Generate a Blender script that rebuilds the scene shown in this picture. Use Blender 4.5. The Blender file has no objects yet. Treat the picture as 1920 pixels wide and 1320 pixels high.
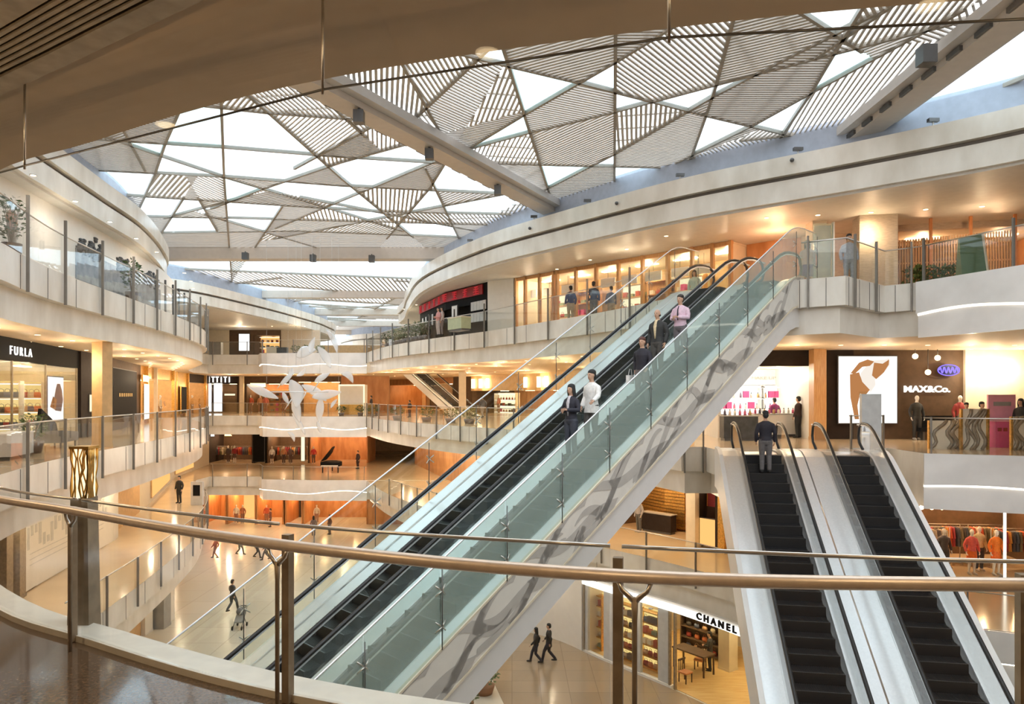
import bpy, bmesh, math, random
from mathutils import Vector, Matrix
from mathutils.geometry import tessellate_polygon
SC = bpy.context.scene
COL = SC.collection
R = random.Random(7)
F = 1350.0; E = 1.82; HX = 960.0; HY = 740.0      # focal length in pixels, eye height, vanishing point
ZA, ZB, ZC, ZG = 5.3, 0.0, -5.3, -10.6            # the four floors
PI = math.pi
LAMP = .75
SQ = 1 / math.sqrt(3)

def plan(px, D): return ((px - HX) / F * D, D)
def on_z(px, py, z):
    D = (E - z) * F / (py - HY)
    return Vector(((px - HX) / F * D, D, z))
def zof(py, D): return E - (py - HY) / F * D

# ------------------------------------------------------------------ materials
MATS = {}
def _nodes(name):
    m = bpy.data.materials.new(name); m.use_nodes = True
    nt = m.node_tree; nt.nodes.clear()
    out = nt.nodes.new('ShaderNodeOutputMaterial')
    return m, nt, out
def mat(name, col, rough=.5, metal=0., var=.06, scale=4., bump=0., col2=None, coat=0., stretch=(1, 1, 1), detail=3., spec=.5):
    """principled surface whose colour wanders a little with a noise texture"""
    m, nt, out = _nodes(name)
    b = nt.nodes.new('ShaderNodeBsdfPrincipled')
    tc = nt.nodes.new('ShaderNodeTexCoord'); mp = nt.nodes.new('ShaderNodeMapping')
    mp.inputs['Scale'].default_value = stretch
    nz = nt.nodes.new('ShaderNodeTexNoise'); nz.inputs['Scale'].default_value = scale; nz.inputs['Detail'].default_value = detail
    rp = nt.nodes.new('ShaderNodeValToRGB')
    c2 = col2 or tuple(min(1, c * (1 + var)) for c in col)
    c1 = col if col2 else tuple(c * (1 - var) for c in col)
    rp.color_ramp.elements[0].position = .35; rp.color_ramp.elements[1].position = .65
    rp.color_ramp.elements[0].color = (*c1, 1); rp.color_ramp.elements[1].color = (*c2, 1)
    L = nt.links.new
    L(tc.outputs['Object'], mp.inputs['Vector']); L(mp.outputs['Vector'], nz.inputs['Vector'])
    L(nz.outputs['Fac'], rp.inputs['Fac']); L(rp.outputs['Color'], b.inputs['Base Color'])
    b.inputs['Roughness'].default_value = rough; b.inputs['Metallic'].default_value = metal
    b.inputs['Specular IOR Level'].default_value = spec
    if coat: b.inputs['Coat Weight'].default_value = coat
    if bump:
        bp = nt.nodes.new('ShaderNodeBump'); bp.inputs['Strength'].default_value = bump
        L(nz.outputs['Fac'], bp.inputs['Height']); L(bp.outputs['Normal'], b.inputs['Normal'])
    L(b.outputs['BSDF'], out.inputs['Surface'])
    MATS[name] = m; return m
def emit(name, col, s, var=0.):
    m, nt, out = _nodes(name)
    e = nt.nodes.new('ShaderNodeEmission'); e.inputs['Color'].default_value = (*col, 1); e.inputs['Strength'].default_value = s
    nt.links.new(e.outputs['Emission'], out.inputs['Surface'])
    MATS[name] = m; return m
def glass(name, tint, refl=1., haze=0., hazecol=(.8, .9, .88)):
    m, nt, out = _nodes(name); L = nt.links.new
    t = nt.nodes.new('ShaderNodeBsdfTransparent'); t.inputs['Color'].default_value = (*tint, 1)
    g = nt.nodes.new('ShaderNodeBsdfGlossy'); g.inputs['Roughness'].default_value = .01
    ge = nt.nodes.new('ShaderNodeNewGeometry'); dt = nt.nodes.new('ShaderNodeVectorMath'); dt.operation = 'DOT_PRODUCT'
    def math_(op, a=None, v=None, swap=False):
        q = nt.nodes.new('ShaderNodeMath'); q.operation = op
        if a is not None: L(a, q.inputs[1 if swap else 0])
        if v is not None: q.inputs[0 if swap else 1].default_value = v
        return q
    L(ge.outputs['Incoming'], dt.inputs[0]); L(ge.outputs['Normal'], dt.inputs[1])
    ab = math_('ABSOLUTE', dt.outputs['Value']); om = math_('SUBTRACT', ab.outputs[0], 1., True); pw = math_('POWER', om.outputs[0], 5.)
    sc = math_('MULTIPLY', pw.outputs[0], .96); fr = math_('ADD', sc.outputs[0], .04)
    mu = math_('MULTIPLY', None, refl)
    mx = nt.nodes.new('ShaderNodeMixShader')
    L(fr.outputs[0], mu.inputs[0]); L(mu.outputs[0], mx.inputs[0]); L(g.outputs[0], mx.inputs[2])
    if haze:
        d = nt.nodes.new('ShaderNodeBsdfDiffuse'); d.inputs['Color'].default_value = (*hazecol, 1)
        tl = nt.nodes.new('ShaderNodeBsdfTranslucent'); tl.inputs['Color'].default_value = (*hazecol, 1)
        m1 = nt.nodes.new('ShaderNodeMixShader'); m1.inputs[0].default_value = .5
        L(d.outputs[0], m1.inputs[1]); L(tl.outputs[0], m1.inputs[2])
        m2 = nt.nodes.new('ShaderNodeMixShader'); m2.inputs[0].default_value = haze
        L(t.outputs[0], m2.inputs[1]); L(m1.outputs[0], m2.inputs[2]); L(m2.outputs[0], mx.inputs[1])
    else:
        L(t.outputs[0], mx.inputs[1])
    L(mx.outputs[0], out.inputs['Surface'])
    MATS[name] = m; return m
def tiled(name, c1, c2, mortar, rough, sx, sy, ms=.004):
    m, nt, out = _nodes(name); L = nt.links.new
    b = nt.nodes.new('ShaderNodeBsdfPrincipled'); b.inputs['Roughness'].default_value = rough
    tc = nt.nodes.new('ShaderNodeTexCoord')
    br = nt.nodes.new('ShaderNodeTexBrick'); br.offset = 0.
    br.inputs['Color1'].default_value = (*c1, 1); br.inputs['Color2'].default_value = (*c2, 1); br.inputs['Mortar'].default_value = (*mortar, 1)
    br.inputs['Scale'].default_value = 1; br.inputs['Brick Width'].default_value = sx; br.inputs['Row Height'].default_value = sy
    br.inputs['Mortar Size'].default_value = ms
    L(tc.outputs['Object'], br.inputs['Vector']); L(br.outputs['Color'], b.inputs['Base Color']); L(b.outputs[0], out.inputs[0])
    MATS[name] = m; return m

mat('marble', (.66, .61, .53), .28, col2=(.80, .76, .69), scale=1.3, detail=8, stretch=(1, 1, .5))
mat('marble_bright', (.74, .72, .70), .25, col2=(.84, .82, .80), scale=1.0, detail=8)
mat('joint', (.16, .14, .12), .6)
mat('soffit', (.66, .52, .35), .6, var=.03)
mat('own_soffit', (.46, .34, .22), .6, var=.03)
mat('roof_white', (.68, .66, .62), .5, var=.03)
mat('floor_warm', (.60, .46, .30), .14, var=.05, scale=.8)
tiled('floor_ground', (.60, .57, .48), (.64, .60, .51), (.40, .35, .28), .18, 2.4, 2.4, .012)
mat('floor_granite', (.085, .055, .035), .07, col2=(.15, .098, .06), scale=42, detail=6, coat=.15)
tiled('floor_brown_shade', (.30, .225, .15), (.34, .26, .175), (.20, .15, .10), .16, 1.2, 1.2, .01)
mat('kerb_stone', (.70, .67, .58), .35, var=.05, scale=8)
mat('steel', (.62, .60, .56), .28, 1., var=.04, scale=30, stretch=(1, 1, 8))
mat('bright_steel', (.80, .82, .84), .30, .55, var=.03, scale=20)
mat('warm_steel', (.76, .66, .56), .38, .45, var=.05, scale=20)
mat('dark_steel', (.12, .12, .12), .4, .6)
mat('post_steel', (.22, .20, .175), .4, .4)
mat('rubber', (.012, .012, .013), .38)
mat('step_black', (.009, .009, .010), .45, var=.15, scale=30)
mat('step_edge', (.07, .07, .075), .4, .4)
glass('glass', (.975, .985, .98), .9)
glass('glass_green', (.945, .975, .965), .8)
glass('glass_frost', (.93, .97, .955), .6, .25, (.72, .87, .83))
glass('glass_curtain', (.985, .985, .98), 1.)
glass('roof_pane', (.90, .97, 1.0), .25, .10, (.9, .97, 1.))
glass('roof_pane_blue', (.80, .93, .95), .25, .15, (.8, .95, .97))
mat('louvre', (.50, .48, .45), .5, var=.04)
mat('louvre_dark', (.40, .375, .345), .5, var=.04)
mat('roof_bar', (.30, .275, .235), .5)
mat('beam_grey', (.52, .50, .48), .5, var=.03)
mat('beam_beige', (.56, .50, .44), .5, var=.03)
mat('gutter', (.34, .38, .46), .5)
mat('wall_cream', (.72, .64, .50), .5, var=.03)
mat('wall_white', (.80, .77, .72), .5, var=.02)
mat('wall_warm', (.62, .40, .19), .5, var=.08)
mat('wall_orange', (.40, .17, .06), .5, col2=(.55, .27, .11), scale=2.2, detail=6, stretch=(1, 1, .3))
mat('wall_brown', (.10, .062, .038), .6, var=.1, spec=.2)
mat('wall_dark', (.035, .026, .022), .7, var=.1, spec=.12)
mat('wall_black', (.010, .010, .011), .7, spec=.1)
mat('wood', (.52, .27, .105), .4, col2=(.62, .36, .16), scale=5, stretch=(6, 6, .6))
mat('wood_orange', (.56, .20, .07), .4, col2=(.64, .27, .10), scale=5, stretch=(6, 6, .6))
mat('wood_floor', (.66, .43, .17), .2, col2=(.78, .55, .25), scale=3, stretch=(.4, 5, 1))
mat('stone_column', (.50, .42, .33), .7, col2=(.62, .53, .42), scale=6, stretch=(1, 1, 9), bump=.3)
mat('gold', (.70, .42, .12), .35, .9, var=.2, scale=14)
mat('bronze', (.30, .24, .17), .45, .35, var=.15, scale=10)
mat('paper', (.85, .84, .82), .5, var=.02)
mat('grey', (.35, .35, .34), .5); mat('mid_grey', (.16, .16, .165), .5)
mat('light_grey', (.55, .55, .54), .45)
mat('pattern_grey', (.49, .465, .43), .45, var=.05)
mat('stringer', (.74, .71, .65), .35, var=.03)
mat('stringer_plain', (.74, .72, .70), .4, var=.02)
mat('leaf', (.045, .09, .025), .5, col2=(.10, .16, .04), scale=9)
mat('flower', (.80, .80, .72), .6)
mat('pot', (.14, .10, .08), .4)
mat('terracotta', (.32, .16, .08), .6)
mat('ink', (.045, .05, .055), .5, var=.3, scale=3)
mat('ink_grey', (.11, .125, .14), .5, col2=(.27, .29, .31), scale=2.5, detail=8)
mat('red', (.30, .012, .02), .5); mat('pink', (.75, .10, .30), .4); mat('pink_pale', (.80, .38, .50), .4)
mat('pale_green', (.40, .44, .28), .5); mat('green_board', (.10, .17, .09), .4); mat('orange', (.75, .14, .02), .5)
glass('sculpt_glass', (.95, .96, .97), 1., .62, (.9, .92, .95))
mat('sculpt', (.86, .88, .90), .12, coat=.5, var=.02)
mat('photo_skin', (.55, .25, .12), .4, col2=(.70, .38, .20), scale=2); mat('photo_white', (.9, .86, .82), .4)
mat('skin', (.56, .34, .23), .5, var=.03); mat('eye', (.03, .02, .02), .2); mat('lip', (.40, .16, .13), .5)
mat('mannequin', (.80, .76, .70), .35)
emit('light_white', (1, .97, .92), 1.5); emit('light_warm', (1, .74, .42), 5.0); emit('light_strip', (1, .92, .78), 2.6)
emit('screen_white', (1, .99, .97), 1.0)
emit('print_white', (.95, .87, .78), .62); emit('print_skin', (.62, .27, .10), .5); emit('print_dark', (.30, .24, .24), .35); emit('sign_white', (1, .96, .88), 1.1); emit('sign_blue', (.16, .12, .95), 1.6)
emit('sign_red', (.8, .05, .06), .35); emit('lamp_amber', (1, .62, .22), 3.2); emit('panel_yellow', (1, .72, .26), .7)
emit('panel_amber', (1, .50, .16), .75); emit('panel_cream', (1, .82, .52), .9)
def colmat(c, rough=.7):
    n = 'cloth_%02d_%02d_%02d' % tuple(int(99 * v) for v in c)
    return MATS.get(n) or mat(n, c, rough, var=.10, scale=18)

# ------------------------------------------------------------------ mesh collector
class MB:
    def __init__(s): s.v = []; s.f = []; s.m = []; s.sm = []
    def add(s, vs, fs, mi=0, smooth=False):
        o = len(s.v); s.v += [tuple(p) for p in vs]
        s.f += [tuple(i + o for i in f) for f in fs]; s.m += [mi] * len(fs); s.sm += [smooth] * len(fs); return s
    def hexa(s, p, mi=0):
        return s.add(p, [(0, 3, 2, 1), (4, 5, 6, 7), (0, 1, 5, 4), (1, 2, 6, 5), (2, 3, 7, 6), (3, 0, 4, 7)], mi)
    def box(s, c, d, rz=0., mi=0):
        hx, hy, hz = d[0] / 2, d[1] / 2, d[2] / 2; ca, sa = math.cos(rz), math.sin(rz); P = []
        for z in (-hz, hz):
            for x, y in ((-hx, -hy), (hx, -hy), (hx, hy), (-hx, hy)):
                P.append((c[0] + x * ca - y * sa, c[1] + x * sa + y * ca, c[2] + z))
        return s.hexa(P, mi)
    def beam(s, a, b, w, h, up=(0, 0, 1), mi=0):
        a, b = Vector(a), Vector(b); d = b - a
        if d.length < 1e-6: return s
        d.normalize(); up = Vector(up)
        sd = d.cross(up)
        if sd.length < 1e-4: sd = d.cross(Vector((1, 0, 0)))
        sd.normalize(); u = sd.cross(d).normalized()
        P = []
        for q in (a, b):
            for x, y in ((-w / 2, -h / 2), (w / 2, -h / 2), (w / 2, h / 2), (-w / 2, h / 2)): P.append(q + sd * x + u * y)
        return s.hexa(P, mi)
    def tube(s, pts, r, n=8, mi=0, cap=True, smooth=True, flat=1.):
        pts = [Vector(p) for p in pts]; k = len(pts); rr = r if isinstance(r, (list, tuple)) else [r] * k
        T = []
        for i in range(k):
            t = pts[min(i + 1, k - 1)] - pts[max(i - 1, 0)]
            T.append(t.normalized() if t.length > 1e-9 else Vector((0, 0, 1)))
        a = Vector((0, 0, 1)) if abs(T[0].z) < .9 else Vector((1, 0, 0))
        u = T[0].cross(a).normalized(); V = []
        for i in range(k):
            u = (u - T[i] * u.dot(T[i])); u = u.normalized() if u.length > 1e-6 else T[i].orthogonal().normalized()
            w = T[i].cross(u)
            for j in range(n):
                an = 2 * PI * j / n
                V.append(pts[i] + u * math.cos(an) * rr[i] + w * math.sin(an) * rr[i] * flat)
        Fc = [(i * n + j, i * n + (j + 1) % n, (i + 1) * n + (j + 1) % n, (i + 1) * n + j) for i in range(k - 1) for j in range(n)]
        if cap: Fc += [tuple(range(n - 1, -1, -1)), tuple((k - 1) * n + j for j in range(n))]
        return s.add(V, Fc, mi, smooth)
    def stack(s, lv, n=16, mi=0, smooth=True):
        """closed loft of horizontal ellipses (z, cx, cy, rx, ry)"""
        V = []
        for z, cx, cy, rx, ry in lv:
            for j in range(n):
                a = 2 * PI * j / n; V.append((cx + rx * math.cos(a), cy + ry * math.sin(a), z))
        k = len(lv)
        Fc = [(i * n + j, i * n + (j + 1) % n, (i + 1) * n + (j + 1) % n, (i + 1) * n + j) for i in range(k - 1) for j in range(n)]
        Fc += [tuple(range(n - 1, -1, -1)), tuple((k - 1) * n + j for j in range(n))]
        return s.add(V, Fc, mi, smooth)
    def ell(s, c, r, nu=12, nv=8, mi=0, rz=0.):
        V = [(c[0], c[1], c[2] - r[2])]; ca, sa = math.cos(rz), math.sin(rz)
        for i in range(1, nv):
            b = -PI / 2 + PI * i / nv
            for j in range(nu):
                a = 2 * PI * j / nu; x = r[0] * math.cos(b) * math.cos(a); y = r[1] * math.cos(b) * math.sin(a)
                V.append((c[0] + x * ca - y * sa, c[1] + x * sa + y * ca, c[2] + r[2] * math.sin(b)))
        V.append((c[0], c[1], c[2] + r[2])); T = len(V) - 1; Fc = []
        for j in range(nu):
            Fc.append((0, 1 + (j + 1) % nu, 1 + j)); Fc.append((T, T - nu + j, T - nu + (j + 1) % nu))
        for i in range(nv - 2):
            for j in range(nu):
                a = 1 + i * nu; Fc.append((a + j, a + (j + 1) % nu, a + nu + (j + 1) % nu, a + nu + j))
        return s.add(V, Fc, mi, True)
    def prism(s, poly, z0, z1, mt=0, ms=None, mb=None):
        n = len(poly); ms = mt if ms is None else ms; mb = mt if mb is None else mb
        V = [(x, y, z0) for x, y in poly] + [(x, y, z1) for x, y in poly]; o = len(s.v)
        s.v += V
        tri = tessellate_polygon([[Vector((x, y, 0)) for x, y in poly]])
        for t in tri:
            a, b, c = t
            cr = (poly[b][0] - poly[a][0]) * (poly[c][1] - poly[a][1]) - (poly[b][1] - poly[a][1]) * (poly[c][0] - poly[a][0])
            if cr < 0: b, c = c, b
            s.f.append((o + n + a, o + n + b, o + n + c)); s.m.append(mt); s.sm.append(False)
            s.f.append((o + a, o + c, o + b)); s.m.append(mb); s.sm.append(False)
        ar = sum(poly[i][0] * poly[(i + 1) % n][1] - poly[(i + 1) % n][0] * poly[i][1] for i in range(n))
        for i in range(n):
            j = (i + 1) % n
            q = (o + i, o + j, o + n + j, o + n + i)
            s.f.append(q if ar > 0 else q[::-1]); s.m.append(ms); s.sm.append(False)
        return s
    def ribbon(s, path, o0, o1, z0, z1, mi=0, smooth=False):
        """solid strip between two sideways offsets of a plan path (list of (x, y))"""
        A = offset(path, o0); B = offset(path, o1); n = len(path); V = []
        for i in range(n):
            V += [(A[i][0], A[i][1], z0), (B[i][0], B[i][1], z0), (B[i][0], B[i][1], z1), (A[i][0], A[i][1], z1)]
        Fc = []
        for i in range(n - 1):
            a, b = i * 4, i * 4 + 4
            for k in range(4): Fc.append((a + k, b + k, b + (k + 1) % 4, a + (k + 1) % 4))
        Fc += [(0, 1, 2, 3), tuple((n - 1) * 4 + k for k in (3, 2, 1, 0))]
        return s.add(V, Fc, mi, smooth)
    def build(s, name, mats, parent=None, recalc=True):
        me = bpy.data.meshes.new(name)
        me.from_pydata(s.v, [], s.f)
        if not isinstance(mats, (list, tuple)): mats = [mats]
        for m in mats: me.materials.append(MATS[m] if isinstance(m, str) else m)
        me.polygons.foreach_set('material_index', s.m); me.polygons.foreach_set('use_smooth', s.sm)
        if recalc:
            bm = bmesh.new(); bm.from_mesh(me); bmesh.ops.recalc_face_normals(bm, faces=bm.faces); bm.to_mesh(me); bm.free()
        me.update()
        o = bpy.data.objects.new(name, me); COL.objects.link(o)
        if parent is not None: put_under(o, parent)
        return o

def put_under(o, parent):
    o.parent = parent
    if o.type == 'MESH' and not o.get('_local'):
        l = parent_loc(parent)
        o.matrix_parent_inverse = Matrix.Translation(-l)
def parent_loc(p):
    l = Vector(p.location)
    return l
def tag(o, label=None, cat=None, group=None, kind=None):
    if label: o['label'] = label
    if cat: o['category'] = cat
    if group: o['group'] = group
    if kind: o['kind'] = kind
    return o
def thing(name, label, cat, loc=(0, 0, 0), group=None):
    o = bpy.data.objects.new(name, None); COL.objects.link(o); o.location = loc; o.empty_display_size = .2
    return tag(o, label, cat, group)
def struct(name, mb, mats, label=None):
    o = mb.build(name, mats); tag(o, label, None, None, 'structure'); return o
def solo(name, mb, mats, label, cat, group=None): return tag(mb.build(name, mats), label, cat, group)
def clone(root, loc, label=None, group=None):
    """copy a thing with its parts and their parts; the whole moves to loc"""
    r = root.copy(); COL.objects.link(r); r.location = loc
    if label: r['label'] = label
    if group: r['group'] = group
    for ch in list(root.children):
        c = ch.copy(); COL.objects.link(c); mi = ch.matrix_parent_inverse.copy(); c.parent = r; c.matrix_parent_inverse = mi
        for g in list(ch.children):
            d = g.copy(); COL.objects.link(d); mi = g.matrix_parent_inverse.copy(); d.parent = c; d.matrix_parent_inverse = mi
    return r

# ------------------------------------------------------------------ plan paths
def cr(pts, n=6):
    P = [pts[0]] + list(pts) + [pts[-1]]; out = []
    for i in range(1, len(P) - 2):
        p0, p1, p2, p3 = P[i - 1], P[i], P[i + 1], P[i + 2]
        for k in range(n):
            t = k / n; out.append(tuple(.5 * (2 * p1[j] + (p2[j] - p0[j]) * t + (2 * p0[j] - 5 * p1[j] + 4 * p2[j] - p3[j]) * t * t + (3 * p1[j] - p0[j] - 3 * p2[j] + p3[j]) * t ** 3) for j in range(len(p1))))
    out.append(tuple(pts[-1])); return out
def offset(path, d):
    """d > 0 goes to the left of the walking direction (the walkway side)"""
    if abs(d) < 1e-9: return [tuple(p[:2]) for p in path]
    n = len(path); out = []
    for i in range(n):
        def nrm(a, b):
            x, y = b[0] - a[0], b[1] - a[1]; l = math.hypot(x, y) or 1; return (-y / l, x / l)
        n1 = nrm(path[max(i - 1, 0)], path[i]) if i > 0 else None
        n2 = nrm(path[i], path[i + 1]) if i < n - 1 else None
        if n1 is None: m = n2
        elif n2 is None: m = n1
        else:
            mx, my = n1[0] + n2[0], n1[1] + n2[1]; l = math.hypot(mx, my) or 1; mx, my = mx / l, my / l
            k = 1 / max(.45, mx * n1[0] + my * n1[1]); m = (mx * k, my * k)
        out.append((path[i][0] + m[0] * d, path[i][1] + m[1] * d))
    return out
def lens(path):
    L = [0.]
    for a, b in zip(path, path[1:]): L.append(L[-1] + math.hypot(b[0] - a[0], b[1] - a[1]))
    return L
def at_s(path, s):
    L = lens(path); s = max(0, min(L[-1], s))
    for i in range(len(path) - 1):
        if L[i + 1] >= s:
            t = (s - L[i]) / ((L[i + 1] - L[i]) or 1); a, b = path[i], path[i + 1]; l = (L[i + 1] - L[i]) or 1
            return (a[0] + (b[0] - a[0]) * t, a[1] + (b[1] - a[1]) * t), ((b[0] - a[0]) / l, (b[1] - a[1]) / l)
    return path[-1][:2], (1, 0)
def sub(path, s0, s1):
    if s1 < s0: s0, s1 = s1, s0
    L = lens(path); out = [at_s(path, s0)[0]]
    out += [path[i][:2] for i in range(len(path)) if s0 + 1e-4 < L[i] < s1 - 1e-4]
    out.append(at_s(path, s1)[0]); return out
def hit(path, px):
    """where along the path the sight line through column px crosses it"""
    k = (px - HX) / F; L = lens(path); best = None
    for i in range(len(path) - 1):
        a, b = path[i], path[i + 1]; fa = a[0] - k * a[1]; fb = b[0] - k * b[1]
        if fa * fb <= 0 and fa != fb:
            t = fa / (fa - fb); y = a[1] + (b[1] - a[1]) * t
            if y > 1 and (best is None or y < best[1]): best = (L[i] + (L[i + 1] - L[i]) * t, y)
    if best is None:
        e0 = abs(path[0][0] / max(path[0][1], .1) - k); e1 = abs(path[-1][0] / max(path[-1][1], .1) - k)
        return 0. if e0 < e1 else L[-1]
    return best[0]
def lamp(x, y, z, power, col=(1, .76, .47), r=.25):
    l = bpy.data.lights.new('lamp_and_fill_light', 'POINT'); l.energy = power * LAMP; l.color = col; l.shadow_soft_size = r
    o = bpy.data.objects.new('lamp_and_fill_light', l); COL.objects.link(o); o.location = (x, y, z); return o
def spot(x, y, z, power, col=(1, .74, .45), r=.06):
    lamp(x, y, z - .75, power * .45, col, 0.); power *= .6  # added unseen fill point, no fitting, hung below the downlight to make ceilings glow
    l = bpy.data.lights.new('downlight_beam', 'SPOT'); l.energy = power * LAMP * 1.15; l.color = col; l.shadow_soft_size = r; l.spot_size = math.radians(150); l.spot_blend = .8
    o = bpy.data.objects.new('downlight_beam', l); COL.objects.link(o); o.location = (x, y, z); return o
def text_mesh(txt, size, depth, bold=0.):
    cu = bpy.data.curves.new('lettering', 'FONT'); cu.body = txt; cu.size = size; cu.extrude = depth; cu.align_x = 'CENTER'; cu.offset = bold
    o = bpy.data.objects.new('lettering_tmp', cu); COL.objects.link(o)
    dg = bpy.context.evaluated_depsgraph_get(); me = bpy.data.meshes.new_from_object(o.evaluated_get(dg))
    bpy.data.objects.remove(o); return me
# ------------------------------------------------------------------ people
def fuse(mb, vox, name='tmp'):
    """voxel-fuse a set of closed shapes into one continuous smooth skin; returns (verts, faces)"""
    me = bpy.data.meshes.new(name); me.from_pydata(mb.v, [], mb.f)
    o = bpy.data.objects.new(name, me); COL.objects.link(o)
    md = o.modifiers.new('r', 'REMESH'); md.mode = 'VOXEL'; md.voxel_size = vox
    m2 = o.modifiers.new('s', 'SMOOTH'); m2.factor = .5; m2.iterations = 3
    ev = o.evaluated_get(bpy.context.evaluated_depsgraph_get()); em = ev.to_mesh()
    V = [tuple(v.co) for v in em.vertices]; Fc = [tuple(p.vertices) for p in em.polygons]
    ev.to_mesh_clear(); bpy.data.objects.remove(o); bpy.data.meshes.remove(me)
    return V, Fc

LEGS = {  # side -> (knee, ankle, foot yaw pitch)
    'stand': {1: ((.095, .02, .50), (.10, -.02, .085)), -1: ((-.095, .02, .50), (-.10, -.02, .085))},
    'step': {1: ((.095, .07, .51), (.10, .04, .085)), -1: ((-.095, .0, .49), (-.10, -.10, .09))},
    'walk': {1: ((.09, .20, .53), (.09, .29, .10)), -1: ((-.09, .0, .49), (-.09, -.30, .15))},
    'walk2': {1: ((.09, .0, .49), (.09, -.30, .15)), -1: ((-.09, .20, .53), (-.09, .29, .10))}}
ARMS = {  # side -> (elbow, wrist)
    'down': {1: ((.255, -.04, 1.13), (.255, .06, .89)), -1: ((-.255, -.04, 1.13), (-.255, .06, .89))},
    'swing': {1: ((.25, -.14, 1.16), (.245, -.09, .92)), -1: ((-.25, .05, 1.14), (-.23, .22, .96))},
    'swing2': {1: ((.25, .05, 1.14), (.23, .22, .96)), -1: ((-.25, -.14, 1.16), (-.245, -.09, .92))},
    'hold': {1: ((.25, .02, 1.14), (.08, .24, 1.12)), -1: ((-.25, .02, 1.14), (-.08, .25, 1.15))},
    'rail': {1: ((.27, .06, 1.16), (.34, .26, 1.06)), -1: ((-.255, -.03, 1.13), (-.22, .12, .92))},
    'rail2': {1: ((.255, -.03, 1.13), (.22, .12, .92)), -1: ((-.27, .06, 1.16), (-.34, .26, 1.06))},
    'back': {1: ((.27, -.12, 1.16), (.07, -.17, .95)), -1: ((-.27, -.12, 1.16), (-.07, -.18, .98))}}

def figure_shapes(legs, arms, inf=0., part='body', slim=1., sleeve=1., hem=.86, skirt=0.):
    mb = MB(); i = inf
    if part in ('body', 'top'):
        z0 = .80 if part == 'body' else hem
        lv = [(z0, 0, 0, .135 * slim + i, .10 + i), (.93, 0, 0, .165 * slim + i, .115 + i), (1.05, 0, .005, .142 * slim + i, .10 + i),
              (1.16, 0, .005, .148 * slim + i, .105 + i), (1.30, 0, .0, .170 * slim + i, .115 + i), (1.375, 0, -.008, .172 * slim + i, .102 + i),
              (1.42, 0, -.01, .150 * slim + i, .088 + i), (1.452, 0, -.01, .108 * slim + i, .074 + i), (1.485, 0, -.005, .068 + i * .5, .060 + i * .5)]
        if part == 'top':
            if hem < .86: lv = [(hem, 0, 0, .185 * slim + i, .135 + i)] + lv[1:]
            lv = [l for l in lv if l[0] >= hem - 1e-6]
        mb.stack(lv, 20)
        for sd in (1, -1):
            el, wr = ARMS[arms][sd]; sh = (.125 * slim * sd, -.01, 1.385)
            p = [sh, (sd * .178 * slim, -.015, 1.362), tuple(a * .5 + b * .5 for a, b in zip((sd * .205 * slim, -.02, 1.33), el)), el,
                 tuple(a * .5 + b * .5 for a, b in zip(el, wr)), wr]
            r = [.045 + i, .050 + i, .046 + i, .040 + i, .036 + i, .027 + i * .8]
            if part == 'top' and sleeve < 1: p = p[:4]; r = [.045 + i, .052 + i, .052 + i, .054 + i]
            mb.tube(p, r, 10)
    if part in ('body', 'legs'):
        mb.stack([(.80, 0, 0, .11 + i, .085 + i), (.88, 0, 0, .165 * slim + i, .118 + i), (.95, 0, 0, .168 * slim + i, .115 + i), (1.02, 0, 0, .145 * slim + i, .10 + i)], 18)
        for sd in (1, -1):
            kn, an = LEGS[legs][sd]
            p = [(sd * .09, 0, .90), tuple(a * .5 + b * .5 for a, b in zip((sd * .095, 0, .90), kn)), kn, tuple(a * .65 + b * .35 for a, b in zip(kn, an)), an]
            r = [.092 + i, .082 + i, .057 + i, .055 + i, .038 + i * (1.4 if part == 'legs' else 1)]
            mb.tube(p, r, 12)
            if part == 'body': mb.tube([(an[0], an[1] - .035, an[2] - .045), (an[0], an[1] + .06, an[2] - .05), (an[0] * 1.1, an[1] + .16, an[2] - .06)], [.038, .037, .024], 8)
    if part == 'body':
        mb.tube([(0, -.01, 1.43), (0, 0, 1.50), (0, .012, 1.57)], [.062, .054, .055], 12)
        mb.ell((0, .015, 1.652), (.074, .092, .108), 16, 12)          # skull
        mb.stack([(1.535, 0, .058, .022, .02), (1.56, 0, .05, .048, .045), (1.60, 0, .04, .062, .062), (1.64, 0, .03, .066, .07)], 14)  # jaw
        mb.tube([(0, .098, 1.665), (0, .118, 1.628), (0, .105, 1.618)], [.009, .014, .012], 8)   # nose
        for sd in (1, -1): mb.ell((sd * .076, .012, 1.64), (.012, .022, .032), 8, 6)             # ears
        for sd in (1, -1):
            el, wr = Vector(ARMS[arms][sd][0]), Vector(ARMS[arms][sd][1]); d = (wr - el).normalized()
            mb.tube([wr - d * .03, wr + d * .03, wr + d * .075], [.027, .032, .028], 10, flat=.62)
    return mb
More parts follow.
